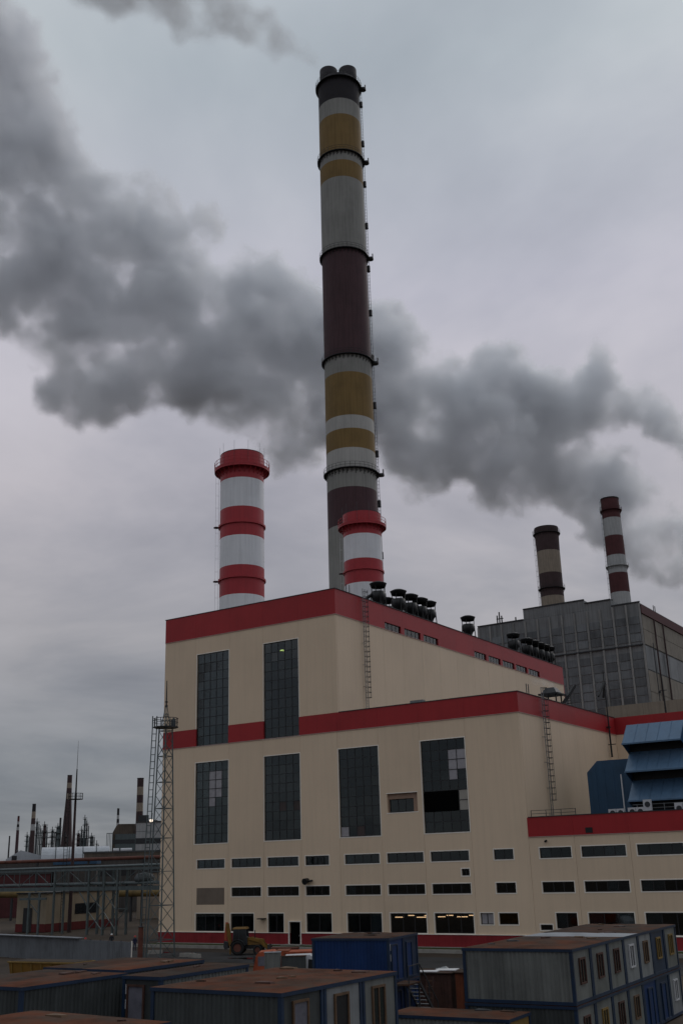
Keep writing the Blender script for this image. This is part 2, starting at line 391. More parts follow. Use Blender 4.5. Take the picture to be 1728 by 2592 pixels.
TB = [(-99.9, -94.05), (-87.9, -82.05), (-76.0, -70.05), (-63.95, -57.95)]
R12 = [(-99.4, -94.6), (-93.4, -88.5), (-87.4, -82.5), (-81.4, -77.8), (-75.4, -70.4), (-69.3, -64.3), (-63.3, -58.3), (-55.1, -52.7), (-49.5, -45.8), (-44.6, -39.65), (-38.4, -33.5), (-32.4, -27.5), (-26.4, -21.5)]
HOL = []
for a, b_ in TB: HOL.append((a, b_, 12.9, 23.7))
for a, b_ in TB[:2]: HOL.append((a, b_, 26.02, 39.0))
for a, b_ in R12: HOL.append((a, b_, 9.7, 10.8))
for i, (a, b_) in enumerate(R12):
    HOL.append((a, b_, 6.1, 7.2) if i else (a, b_, 5.1, 7.2))
R3 = [(-99.5, -94.6, 1.82, 4.0), (-93.5, -89.7, 1.82, 4.0), (-87.4, -84.9, 1.72, 4.0), (-81.4, -77.6, 1.82, 4.0), (-75.3, -70.4, 1.82, 4.0), (-69.2, -64.3, 1.82, 4.0), (-63.2, -58.2, 1.82, 4.0),
      (-57.3, -55.7, 2.8, 4.0), (-55.0, -52.7, 2.8, 4.0), (-50.1, -48.7, 2.25, 2.8), (-48.2, -45.8, 2.4, 4.0), (-44.5, -39.5, 2.4, 4.0), (-38.3, -33.4, 1.82, 4.0), (-32.3, -27.4, 1.82, 4.0), (-26.3, -21.4, 1.82, 4.0)]
HOL += R3
DOOR = (-84.0, -82.3, .38, 3.0); HOL.append(DOOR)
REC = (-69.0, -64.75, 15.5, 17.75); HOL.append(REC)
SQ = (-59.35, -58.35, 8.05, 8.8); HOL.append(SQ)
CLU = [(128.3, 132.9), (133.9, 138.8), (139.7, 144.4), (156.9, 161.4), (162.3, 167.0), (167.9, 172.7), (173.4, 178.2), (178.8, 183.8)]
CLH = [(a, b_, 41.55, 42.6) for a, b_ in CLU]
XS = [XL, -100.2, -93.95, -88.05, -81.95, -76.1, -69.95, -64.05, -57.8, XM]
for a, b_ in zip(XS, XS[1:]):
    wall_strip('wall_panel', front, a, b_, 1.7, 26.0, HOL, M['cream'])
    wall_strip('parapet_panel', front, a, b_, 26.03, 28.4, HOL, M['red'], t=.3, d0=-.05, gap=.006)
    wall_strip('plinth_panel', front, a, b_, .36, 1.67, HOL, M['plinth'], t=.3, d0=-.06, gap=.006)
for a, b_ in zip(XS[:5] + [XU], XS[1:5] + [XU]):
    if a >= XU: continue
    wall_strip('wall_panel', front, a, min(b_, XU) if b_ != XU else XU, 28.43, 41.5, HOL, M['cream'])
    wall_strip('parapet_panel', front, a, min(b_, XU), 41.53, 45.0, HOL, M['red'], t=.3, d0=-.05, gap=.006)
LX = [XM, -45.3, -39.1, -32.95, -26.9, XE]
for a, b_ in zip(LX, LX[1:]):
    wall_strip('wall_panel', front, a, b_, 1.7, 12.0, HOL, M['cream'])
    wall_strip('parapet_panel', front, a, b_, 12.03, 14.1, HOL, M['red'], t=.3, d0=-.05, gap=.006)
    wall_strip('plinth_panel', front, a, b_, .36, 1.67, HOL, M['plinth'], t=.3, d0=-.06, gap=.006)
YS = [YF + .26, 122, 127.8, 133.4, 139.2, 144.7, 150.5, 156.5, 161.9, 167.5, 173, 178.5, 184.2, 189.8, 195.4]
for a, b_ in zip(YS, YS[1:]):
    wall_strip('side_wall_panel', side_u, a, b_, 28.0, 41.5, [], M['cream'])
    wall_strip('side_parapet_panel', side_u, a if a > 116 else YF - .05, b_, 41.53, 45.0, CLH, M['red'], t=.3, d0=-.05, gap=.006)
YM = [YF + .26, 122, 127.8, 133.4, 139.2, 144.7, 148.7]
for a, b_ in zip(YM, YM[1:]):
    wall_strip('side_wall_panel', side_m, a, b_, 13.5, 26.0, [], M['cream'])
    wall_strip('side_parapet_panel', side_m, a if a > 116 else YF - .05, b_, 26.03, 28.4, [], M['red'], t=.3, d0=-.05, gap=.006)
# cross hall and the set-back upper storey behind it
cross = lambda a, z, d: (a, 148.7 + d, z)
back_s = lambda a, z, d: (a, 170.0 + d, z)
for a, b_ in zip([XM, -45, -39, -33, -27, -20], [-45, -39, -33, -27, -20, XE]):
    wall_strip('cross_hall_panel', cross, a, b_, 13.5, 26.0, [], M['cream'])
    wall_strip('cross_hall_parapet', cross, a, b_, 26.03, 28.4, [], M['red'], t=.3, d0=-.05, gap=.006)
for a, b_ in zip([-59.2, -53, -47, -41, -35, -28, -21], [-53, -47, -41, -35, -28, -21, XE]):
    wall_strip('upper_storey_panel', back_s, a, b_, 28.0, 33.0, [], M['o_cream'])
# flashings under the red bands
fl = PM()
pbox(front, XL, XM + .05, 25.97, 26.02, -.09, .0, fl).build('flashing', M['flash'])
pbox(front, XL, XU + .05, 41.47, 41.52, -.09, .0).build('flashing', M['flash'])
pbox(front, XM, XE, 11.97, 12.02, -.09, .0).build('flashing', M['flash'])
pbox(front, XL, -84.06, 1.675, 1.74, -.12, -.003).build('flashing', M['trim'])
pbox(front, -82.24, XE, 1.675, 1.74, -.12, -.003).build('flashing', M['trim'])
pbox(side_u, YF, 195.4, 41.47, 41.52, -.09, -.003).build('flashing', M['flash'])
pbox(side_m, YF, 148.6, 25.97, 26.02, -.09, -.003).build('flashing', M['flash'])
# parapet copings
for bx in ((XL - .1, XU + .15, YF - .12, YF + .4, 45.0, 45.08), (XU - .35, XU + .15, YF + .41, 195.4, 45.0, 45.08), (XU + .16, XM + .15, YF - .12, YF + .4, 28.4, 28.48), (XM - .35, XM + .15, YF + .41, 148.6, 28.4, 28.48), (XM + .16, XE, YF - .12, YF + .4, 14.1, 14.18)):
    PM().box(*bx).build('coping', M['dsteel'])
# roofs, hidden walls, floors
PM().box(XL + .26, XU - .26, YF + .26, 195.3, 44.0, 44.2).build('roof', M['roof'])
PM().box(XU + .05, XM - .26, YF + .26, 195.3, 27.6, 27.8).build('roof', M['roof'])
PM().box(XM + .05, XE, YF + .26, 148.6, 13.2, 13.4).build('roof', M['roof'])
PM().box(XM + .05, XE, 149.0, 169.9, 27.6, 27.8).build('roof', M['roof'])
PM().box(-59.2, XE, 170.3, 194, 32.6, 32.8).build('roof', M['roof'])
PM().box(XL, XL + .25, YF + .26, 195.4, .0, 45).build('far_wall', M['cream'])
PM().box(XL + .26, XU, 195.42, 195.7, 0, 45).build('far_wall', M['red'])
PM().box(XU + .05, XE, 194.1, 194.4, 0, 32.5).build('far_wall', M['cream'])
PM().box(XE + .01, XE + .25, YF + .3, 194, 0, 14).build('far_wall', M['cream'])
PM().box(XL + .3, XE, YF + 9, YF + 9.2, .3, 12.3).build('interior_wall', M['insidel'])
PM().box(XL + .3, XM - .3, YF + 16, YF + 16.2, 12.5, 27.5).build('interior_wall', M['inside'])
PM().box(XL + .3, XU - .7, YF + 16, YF + 16.2, 27.51, 43.9).build('interior_wall', M['inside'])
for z in (.0, 4.55, 8.15, 11.75): PM().box(XL + .3, XE, YF + .3, YF + 8.9, z, z + .3).build('floor_slab', M['inside'])
PM().box(XL + .3, XM - .3, YF + 9, YF + 15.9, 11.75, 12.0).build('floor_slab', M['inside'])
PM().box(XU - .6, XU - .35, YF + .4, YF + 79, 28, 43.9).build('interior_wall', M['inside'])
for x in (-106 + .7, -94, -82, -76, -64, -57): PM().box(x + .1, x + .7, YF + 1.0, YF + 1.6, 12.1, 43.5 if x < -77 else 27.4).build('column', M['steelin'])
for z, x1 in ((19.2, XM - .4), (31.5, XU - .8), (35.5, XU - .8), (15.2, XM - .4)): PM().box(XL + .4, x1, YF + 2.2, YF + 2.6, z, z + .45).build('beam', M['steelin'])
PM().cyl((-75.3, YF + .55, 12.95), (-75.3, YF + .55, 18.6), .2).build('pipe', M['wframe'])
PM().cyl((-84.4, YF + .6, 12.95), (-84.4, YF + .6, 16.6), .15).build('pipe', M['steel'])
# windows
def kd(**g):
    r = {}
    for k, cells in g.items():
        for c in cells: r[c] = k
    return r
window(front, *TB[0], 26.02, 39.0, 5, 10, None, label='tall gridded window cutting through the red band')
window(front, *TB[1], 26.02, 39.0, 5, 10, kd(pale=[]), label='tall gridded window cutting through the red band')
window(front, *TB[0], 12.9, 23.7, 5, 9, kd(milky=[(2, j) for j in range(4, 8)] + [(3, j) for j in range(5, 8)]), label='tall window with a block of paler panes')  # paler panes paint the daylight seen through opposite windows
window(front, *TB[1], 12.9, 23.7, 5, 9, kd(brownpane=[(2, 3), (4, 3)]), label='tall window with two boarded panes')
window(front, *TB[2], 12.9, 23.7, 5, 9, kd(milky=[(0, 0)], brownpane=[(2, 0)]))
window(front, *TB[3], 12.9, 23.7, 5, 9, kd(open=[(i, j) for i in range(4) for j in (2, 3)], pale=[(4, 2), (4, 3)], milky=[(3, 7), (4, 7), (3, 6), (3, 5), (4, 6)]), label='tall window with a block of panes missing')
pbox(front, TB[3][0] + .1, TB[3][0] + .07 + 4 * 1.142, 15.34, 17.68, .085, .115).build('opening_shade_board', M['void'])  # black board painted as the unlit opening, covering the mullions
for i, (a, b_) in enumerate(R12):
    n = max(2, round((b_ - a) / 1.3))
    c1 = [(n - 1, 'curtain'), (n - 2, 'curtain'), (1, 'louver')] if i == 9 else [(0, 'curtain')] if i in (0, 4, 8) else None
    c2 = [(n - 2, 'curtain'), (n - 1, 'paper')] if i == 9 else [(0, 'curtain'), (1, 'paper')] if i == 10 else [(0, 'curtain')] if i == 4 else None
    window(front, a, b_, 9.7, 10.8, n, 1, c1, True)
    if i: window(front, a, b_, 6.1, 7.2, n, 1, c2, True)
lv = PM(); pbox(front, -99.4, -94.6, 5.1, 7.2, .06, .10, lv)
k = 0
while 5.16 + k * .1 < 7.15:
    z = 5.14 + k * .1; pbox(front, -99.38, -94.62, z, z + .06, .01, .055, lv); k += 1
lv.build('louver', M['louver'])
for i, (a, b_, z0, z1) in enumerate(R3):
    if i == 7:
        w = window(front, a, b_, z0, z1, 2, 1, None, True, glassm=M['milky']); w['label'] = 'small window covered with pale film'; continue
    n = max(1, round((b_ - a) / 1.6))
    kk = {3: [(0, 'peach'), (1, 'louver')], 4: [(n - 1, 'curtain')], 10: [(0, 'paper')], 11: [(0, 'paper'), (2, 'curtain')], 12: [(0, 'paper')]}.get(i)
    window(front, a, b_, z0, z1, n, 1, kk, True)
window(front, *SQ, 2, 1, None, True)
# recessed window with a bare reveal
rb = PM(); a, b_, z0, z1 = REC
pbox(front, a, b_, 17.1, z1 - .005, .30, .36, rb); pbox(front, b_ - .7, b_, z0, 17.1, .30, .36, rb)
pbox(front, a - .003, a + .12, z0, z1, .26, .9, rb)
rb.build('reveal', M['peach'])
window(front, a + .15, b_ - .72, z0 + .05, 17.08, 3, 1, None, True, trim=False, d=.42)
tbm = PM()
pbox(front, a - .1, b_ + .1, z0 - .1, z0, -.02, .03, tbm); pbox(front, a - .1, b_ + .1, z1, z1 + .1, -.02, .03, tbm); tbm.build('trim', M['trim'])
dr = pbox(front, DOOR[0] + .08, DOOR[1] - .08, DOOR[2] + .02, DOOR[3] - .08, .10, .16).build('door', M['void'])
dt = PM()
for (p, q, r, s) in ((DOOR[0] - .14, DOOR[0], .38, 3.12), (DOOR[1], DOOR[1] + .14, .38, 3.12), (DOOR[0], DOOR[1], 3.0, 3.12)): pbox(front, p, q, r, s, -.13, .05, dt)
dt.build('door_surround', M['trim'], dr)
pbox(front, DOOR[1] - .32, DOOR[1] - .27, 1.3, 1.5, .02, .1).build('handle', M['steel'], dr)
PM().box(DOOR[0] - .6, DOOR[1] + .6, YF - 1.2, YF - .1, .31, .42).build('door_step', M['kerb'])
for i, (a, b_) in enumerate(CLU):
    w = window(side_u, a, b_, 41.55, 42.6, 4, 1, None, True, trim=False)
# small fittings on the facade
fl = PM().cyl((-81.1, YF - .75, 7.75), (-81.1, YF - .05, 7.9), .40, .30, 12).cyl((-80.9, YF - .3, 7.8), (-80.2, YF - .3, 7.85), .13, .13, 8).build('siren', M['black'])
PM().box(-88.6, -87.7, YF - .8, YF - .01, 3.32, 3.45).build('lamp_bracket', M['black'])
PM().box(-43.9, -43.1, YF - .10, YF - .052, 12.2, 12.75).build('vent_grille', M['black'])
PM().cyl((-48.6, YF - .35, 11.45), (-48.6, YF - .01, 11.55), .12, .12, 8).build('camera_housing', M['black'])
PM().box(-65.4, -63.6, YF + .5, YF + 1.2, 28.3, 28.85).build('roof_box', M['steel'])
# ladders with cages
def cage_ladder(fn, a, z0, z1, hz0, name='ladder'):
    b = PM()
    for s in (-.28, .28): b.add([], []); pbox(fn, a + s - .035, a + s + .035, z0, z1 + 1.2, -.42, -.35, b)
    z = z0 + .3
    while z < z1 + .8: pbox(fn, a - .28, a + .28, z, z + .03, -.40, -.37, b); z += .35
    z = z0 + 1
    while z < z1: pbox(fn, a - .28, a - .25, z, z + .05, -.36, .0, b); pbox(fn, a + .25, a + .28, z, z + .05, -.36, .0, b); z += 3
    ld = b.build(name, M['steel'])
    hoop = None; z = hz0
    while z < z1 + 1.1:
        hb = PM(); pts = [(math.cos(R(t)) * .36, -.42 - .36 + math.sin(R(t)) * -.36 + .36) for t in range(0, 181, 30)]
        pts = [(.38 * math.cos(R(t)), -.42 - .62 * math.sin(R(t))) for t in range(0, 181, 30)]
        if hoop is None:
            for (u0, d0), (u1, d1) in zip(pts, pts[1:]): hb.bar(fn(a + u0, z, d0), fn(a + u1, z, d1), .05, .06)
            hoop = hb.build('hoop', M['dsteel'], ld); hz = z
        else:
            c = TL[hoop.name]; mesh_obj('hoop', hoop.data, None, ld, (c[0], c[1], c[2] + z - hz))
        z += .7
    vb = PM()
    for u, d in pts[1:-1:2]: vb.bar(fn(a + u, hz0, d), fn(a + u, z1 + 1.0, d), .03)
    vb.build('cage_strap', M['dsteel'], ld)
    return ld
cage_ladder(side_u, 122.3, 28.5, 45.0, 31.0)
cage_ladder(side_m, 122.2, 13.6, 28.4, 16.2)
for fn, a, z in ((side_u, 118.6, 45), (side_u, 119.4, 45), (side_m, 118.7, 28.4), (side_m, 119.3, 28.4)):
    pbox(fn, a, a + .08, z, z + 1.3, .1, .18).build('parapet_stub', M['dsteel'])
# roof edge railing on the low roof
rl = PM(); x = -50.4
posts = [-50.4, -48.6, -46.8, -45.1]
for z in (14.5, 14.85): rl.bar((-50.4, YF + .6, z), (-45.1, YF + .6, z), .05)
rr = rl.build('railing', M['dsteel'])
for x in posts: PM().bar((x, YF + .6, 13.4), (x, YF + .6, 14.9), .06).build('post', M['dsteel'], rr)
rl = PM()
for z in (14.6, 15.0): rl.bar((-39.5, YF + 3.4, z), (-15, YF + 3.4, z), .05)
rr = rl.build('railing', M['steel'])
for x in range(-39, -15, 3): PM().bar((x, YF + 3.4, 13.4), (x, YF + 3.4, 15.05), .06).build('post', M['steel'], rr)

# lamps seen inside
def lamp(x, z, d, l, m, label): 
    t = thing('ceiling_lamp', label, 'lamp', (x, YF + d, z), 0, 'strip lamps inside the ground floor')
    BX('tube', M[m], t, -l / 2, l / 2, -.07, .07, -.09, 0); BX('housing', M['wframe'], t, -l / 2 - .05, l / 2 + .05, -.1, .1, .002, .07)
    for s in (-1, 1): BX('hanger', M['dsteel'], t, s * l * .35 - .015, s * l * .35 + .015, -.015, .015, .07, 4.5 - z)
for k, (x, z, l) in enumerate(((-68.6, 3.55, 1.1), (-66.9, 3.75, .9), (-65.6, 3.55, 1.2), (-64.9, 3.72, .5), (-62.9, 3.6, .9), (-61.8, 3.75, .8), (-60.2, 3.6, 1.3), (-58.8, 3.75, 1.0))):
    lamp(x, z, 1.1, l, 'tube', 'glowing strip lamp, %s behind the ground floor window %s the film-covered one' % (['first', 'second', 'third', 'fourth'][k % 4], 'one before' if k > 3 else 'two before'))
t = thing('hall_lamp', 'single yellow-green lamp glowing high behind the tall window', 'lamp', (-85.6, YF + 1.2, 37.9))
MB().cyl((0, 0, 0), (0, 0, .16), .34, .22, 12).build('shade', M['tubey'], t); BX('stem', M['dsteel'], t, -.03, .03, -.03, .03, .17, 6.0)

# ------------------------------------------------------------------ roof equipment
def ventilator(y, label, x=-77.6, g='deflector ventilators on the boiler hall roof'):
    t = thing('roof_ventilator', label, 'ventilator', (x, y, 44.2), 0, g)
    MB().lathe([(.55, 0), (.55, 1.5), (.75, 2.0), (1.0, 2.25), (1.05, 3.35), (.98, 3.37), (.93, 2.3), (.5, 1.9)], 20).build('body', M['black'], t)
    MB().lathe([(.02, 4.95), (.75, 4.85), (1.3, 4.6), (1.22, 4.5), (1.08, 4.05), (1.0, 4.05), (1.0, 4.4), (.02, 4.45)], 20).build('cap', M['black'], t)
    for k in range(8):
        a = R(45 * k + 10); c, s = math.cos(a), math.sin(a)
        if k % 2 == 0: MB().bar((1.02 * c, 1.02 * s, 3.25), (1.04 * c, 1.04 * s, 4.15), .10).build('cap_strut', M['black'], t)
    for k in range(4):
        a = R(45 + 90 * k); c, s = math.cos(a), math.sin(a)
        MB().bar((1.25 * c, 1.25 * s, 0), (1.07 * c, 1.07 * s, 3.2), .12).build('leg', M['black'], t)
    MB().ring(.5, 1.3, 1.1, 1.22, 16).build('collar', M['black'], t)
    return t
v0 = ventilator(129.8, 'dark deflector ventilator with round cap standing apart by the parapet ladder')
# its swan-neck pipe
pb = MB()
pts = [(-.6 - 1.1 * math.sin(R(a)), -.9, 1.9 + .9 * math.cos(R(a))) for a in (0, 30, 60, 90)] + [(-1.7, -.9, 0)]
for p, q in zip(pts, pts[1:]): pb.cyl(p, q, .25, .25, 10)
pb.build('swan_neck', M['black'], v0)
def vcopy(y, label, x=-77.6):
    o = copy_tree(v0); o.location = (x, y, 44.2); o['label'] = label
    for ch in list(o.children):
        if ch.name.startswith('swan_neck'): bpy.data.objects.remove(ch)
    return o
for y, w in ((135.7, 'first'), (139.3, 'second'), (142.4, 'third'), (145.2, 'last')): vcopy(y, 'dark deflector ventilator, %s of the close row of four counted from the parapet ladder' % w)
vcopy(139.0, 'dark deflector ventilator half hidden behind the close row of four', -81.6)
vcopy(158.9, 'dark deflector ventilator alone on the middle of the boiler hall parapet')
vcopy(177.2, 'dark deflector ventilator standing tallest before the grey old building')
for y, w in ((183.2, 'first'), (186.0, 'second'), (188.8, 'third'), (191.3, 'fourth'), (193.8, 'last')): vcopy(y, 'dark deflector ventilator, %s of the far row of five running towards the roof end' % w)

# steam outlet on the turbine hall roof
t = thing('roof_exhaust', 'dark exhaust hood on a steel frame venting steam by the red parapet', 'exhaust', (-53.6, 133.5, 27.8))
for sx_ in (-1, 1):
    for sy_ in (-1, 1): MB().bar((sx_ * .9, sy_ * .9, 0), (sx_ * .9, sy_ * .9, 2.4), .14).build('leg', M['black'], t)
BX('deck', M['black'], t, -1.4, 1.4, -1.4, 1.4, 2.41, 2.6)
MB().hexa([(-1.1, -1.1, 2.6), (1.1, -1.1, 2.6), (1.1, 1.1, 2.6), (-1.1, 1.1, 2.6)], [(-.6, -.6, 3.4), (.6, -.6, 3.4), (.6, .6, 3.4), (-.6, .6, 3.4)]).build('hood', M['dsteel'], t)
MB().bar((1.0, .6, 1.0), (2.2, 3.0, 3.9), .35).build('flap', M['black'], t)
MB().bar((-1.2, -2.4, 1.7), (-.9, .2, 1.4), .2).build('pipe', M['black'], t)
st = MB()
for i in range(8): st.box(1.2, 1.9, 1.2 + i * .25, 1.4 + i * .25, 2.3 - i * .3, 2.36 - i * .3)
st.build('stair', M['black'], t)

def roof_mast(loc, z1, label, arm):
    t = thing('floodlight_mast', label, 'mast', loc)
    MB().cyl((0, 0, 0), (0, 0, z1), .14, .06, 8).build('pole', M['black'], t)
    for z, l in arm: 
        c = MB().bar((-l, 0, z), (l, 0, z), .1).build('crossarm', M['black'], t)
        BX('lamp_head', M['black'], t, -l - .15, -l + .15, -.2, .1, z - .35, z - .06)
    return t
m1 = roof_mast((-50.35, 145.2, 22.7), 12.0, 'thin dark floodlight mast fixed to the side wall with a triangular bracket', [(1.7, .7)])
for s in (-1, 1): MB().bar((0, s * .1, 10.3), (-.4, s * 1.0 - .8, 8.2), .25).build('bracket_arm', M['black'], m1)
BX('bracket', M['black'], m1, -.34, .2, -.3, .3, 4.0, 4.15)
roof_mast((-43.4, 149.3, 27.8), 6.0, 'short dark mast rising behind the blue intake house', [(3.8, .5)])

# ------------------------------------------------------------------ blue air intake house on the low roof
bt = thing('air_intake_house', 'blue clad air intake house with three stacked slanting hoods on low roof', 'intake house', (-41, 122, 13.4))
def hood(x1, zb, top=True):
    b = MB(); h = MB()
    # a slanted shell: front lower edge at y=0, back upper edge at y=2.4
    z0, z1 = zb - 13.4, zb + 2.35 - 13.4
    b.prism([(0, z0), (2.4, z1), (2.4, z1 - .12), (.1, z0 - .02)], lambda a, c: (0, a, c), lambda a, c: (x1, a, c))
    o = b.build('hood', M['blue'], bt)
    for x in (0.0, x1):
        MB().prism([(.06, z0 - .02), (2.4, z1 - .1), (2.9, z1 - .1), (2.9, z0 - 1.1), (2.4, z0 - 1.1)], lambda a, c, x=x: (x - .04 if x == 0 else x, a, c), lambda a, c, x=x: (x if x == 0 else x + .04, a, c)).build('hood_cheek', M['dblue'], o)
    BX('drip_edge', M['blue'], o, -.05, x1 + .05, -.06, .0, z0 - .12, z0 + .05)
    n = int(x1 / 1.15)
    for k in range(1, n): MB().bar((k * x1 / n, .01, z0 + .03), (k * x1 / n, 2.4, z1 + .03), .03, .05).build('seam', M['blue'], o)
    BX('filter_bank', M['black'], o, .1, x1 - .1, 2.45, 2.6, z0 - .95, z0 + 1.6)
hood(6.75, 22.0); hood(13.5, 18.85); hood(13.5, 15.6)
BX('wall', M['dblue'], bt, .05, 13.4, 3.0, 9.0, .0, 10.9)
b = MB(); b.prism([(-6.7, 0), (-6.7, 6.1), (-5.3, 7.4), (.0, 7.4), (.0, 0)], lambda a, c: (a, 5.8, c), lambda a, c: (a, 9.0, c)); b.build('filter_duct', M['dblue'], bt)
for k in range(1, 6): BX('duct_seam', M['dblue'], bt, -6.7 + k * 1.1, -6.66 + k * 1.1, 5.77, 5.798, .05, 6.4)
b = MB(); b.bar((-.5, .0, 0), (-.5, .0, 5.2), .12); b.build('downpipe', M['wframe'], bt)
for kk_, (x, z, s) in enumerate(((-41.2, 13.4, .9), (-40.3, 13.4, .9), (-39.0, 13.4, .95), (-38.1, 13.4, .95), (-37.25, 13.4, 1.7), (-33.9, 13.4, 1.2), (-32.9, 13.4, 1.2))):
    big = s > 1.5
    t = thing('air_conditioner', 'tall pale air conditioner unit raised above the red low roof parapet' if big else 'small pale air conditioner unit on the low roof, %s counted from the wall ladder' % ['first', 'second', 'third', 'fourth', '', 'fifth', 'sixth'][kk_], 'air conditioner', (x, YF + 1.6, z), 0, None if big else 'air conditioners on the low roof')
    BX('stand', M['dsteel'], t, -.36, .36, -.15, .15, 0, .3); BX('casing', M['wframe'], t, -.42, .42, -.2, .2, .3, s + .3)
    MB().cyl((.05, -.24, .3 + s * .5 if not big else 1.5), (.05, -.205, .3 + s * .5 if not big else 1.5), .3, .3, 16).build('fan_grille', M['dsteel'], t)

# ------------------------------------------------------------------ chimneys
def shaft(t, bands, r_of, n=48):
    for (z0, z1, m) in bands:
        MB().lathe([(r_of(z0), z0), (r_of(z1), z1)], n).build('shaft_band', M[m], t)
def platform(t, z, r, w, m='dsteel', brackets=24, rail=1.1, nrail=2, ang=(0, 360), bk=1.4, name='platform'):
    p = MB().ring(r + .02, r + w, z - .1, z + .05, 40).build(name, M[m], t)
    b = MB()
    for k in range(brackets):
        a = 2 * math.pi * (k + .5) / brackets; c, s = math.cos(a), math.sin(a)
        b.bar((r * c, r * s, z - bk), ((r + w * .92) * c, (r + w * .92) * s, z - .1), .12); b.bar((r * c, r * s, z - .16), ((r + w) * c, (r + w) * s, z - .16), .12)
    b.build('bracket', M[m], p, kind='stuff')
    b = MB()
    for k in range(brackets):
        a = 2 * math.pi * k / brackets; b.bar(((r + w - .05) * math.cos(a), (r + w - .05) * math.sin(a), z), ((r + w - .05) * math.cos(a), (r + w - .05) * math.sin(a), z + rail), .06)
    for j in range(nrail):
        zz = z + rail * (j + 1) / nrail
        b.ring(r + w - .08, r + w - .02, zz - .03, zz + .03, 40)
    b.build('railing', M[m], p)
    return p
def chim_ladder(t, ang, z0, z1, r_of, m='dsteel', th=1.0, step=9):
    c, s = math.cos(ang), math.sin(ang); b = MB(); tg = Vector((-s, c, 0))
    for sg in (-1, 1):
        p = Vector((c, s, 0)) * (r_of(z0) + .22) + tg * .3 * sg + Vector((0, 0, z0)); q = Vector((c, s, 0)) * (r_of(z1) + .22) + tg * .3 * sg + Vector((0, 0, z1)); b.bar(p, q, .1 * th)
        p = Vector((c, s, 0)) * (r_of(z0) + .78) + tg * .25 * sg + Vector((0, 0, z0)); q = Vector((c, s, 0)) * (r_of(z1) + .78) + tg * .25 * sg + Vector((0, 0, z1)); b.bar(p, q, .07 * th)
    z = z0
    while z < z1:
        rr_ = r_of(z)
        a_ = Vector((c, s, 0)) * (rr_ + .22); b_ = Vector((c, s, 0)) * (rr_ + .78); zz = Vector((0, 0, z))
        b.bar(a_ + tg * .3 + zz, b_ + tg * .25 + zz, .07 * th); b.bar(a_ - tg * .3 + zz, b_ - tg * .25 + zz, .07 * th); b.bar(b_ + tg * .25 + zz, b_ - tg * .25 + zz, .07 * th); b.bar(a_ + tg * .3 + zz, a_ - tg * .3 + zz, .07 * th)
        z += 1.1 if th >= .7 else 2.4
    o = b.build('ladder', M[m], t)
    z = z0 + step
    while z < z1 - 3:
        p = Vector((c, s, 0)) * (r_of(z) + .55) + Vector((0, 0, z))
        MB().cyl(p + Vector((0, 0, -.9)), p + Vector((0, 0, .9)), .5, .5, 10, cap=False).cyl(p + Vector((0, 0, -1.0)), p + Vector((0, 0, -.9)), .55, .55, 10).build('rest_cage', M[m], o)
        z += step
    return o
# tall striped stack with twin flues
tall = thing('tall_chimney', 'very tall concrete chimney with dark, ochre and pale bands and twin flue tips', 'chimney', (-148.0, 235.5, 0))
rT = lambda z: 7.0 + (100 - z) * (.475 / 140)
shaft(tall, [(0, 97, 'c_grey'), (97, 107.7, 'c_dark'), (107.7, 113.1, 'c_grey'), (113.1, 119.2, 'c_white'), (119.2, 125.0, 'c_ochre'), (125.0, 129.0, 'c_white'), (129.0, 142.4, 'c_ochre'), (142.4, 147.9, 'c_grey'),
             (147.9, 183.1, 'c_dark'), (183.1, 208.0, 'c_grey'), (208.0, 214.0, 'c_ochre'), (214.0, 217.3, 'c_grey'), (217.3, 231.0, 'c_ochre'), (231.0, 236.9, 'c_grey'), (236.9, 245.6, 'c_soot')], rT, 64)
r2 = rT(245.6)
MB().lathe([(r2, 245.6), (r2 * .93, 246.6), (r2 * .90, 247.3), (.1, 247.5)], 48).build('cap', M['c_soot'], tall)
va = math.atan2(235.5, -148.0)
for s in (-1, 1):
    tx, ty = -math.sin(va) * s * 3.05, math.cos(va) * s * 3.05
    MB().lathe([(2.85, 246.9), (2.85, 252.6), (2.6, 252.65), (2.5, 247.4)], 32, (tx, ty, 0)).build('flue', M['c_soot'], tall)
for z, w in ((245.2, .9), (217.3, .8), (182.9, .75), (148.0, .8), (113.2, .9)):
    p = platform(tall, z, rT(z), w, 'black', 36, 1.5, 2, bk=1.0)
    e = Vector((math.sin(va), -math.cos(va), 0))
    q = e * (rT(z) + w + .4)
    MB().cyl((q.x, q.y, z - .35), (q.x, q.y, z + .25), 1.0, 1.0, 8).bar((q.x + e.x * .7, q.y + e.y * .7, z), (q.x + e.x * .7, q.y + e.y * .7, z + 1.7), .25).build('side_landing', M['black'], p)
    b = MB()   # short dark bars of uneven length hanging below the gallery
    for k in range(36):
        a = 2 * math.pi * (k + .25) / 36; r_ = rT(z - .9) + .03
        b.bar(((r_) * math.cos(a), r_ * math.sin(a), z - 1.0 - random.random() * .7), (r_ * math.cos(a), r_ * math.sin(a), z - .1), .14)
    b.build('gallery_bar', M['black'], p, kind='stuff')
chim_ladder(tall, math.atan2(-math.cos(va), math.sin(va)) + .12, 60, 246, rT, 'dsteel', th=.7, step=15)
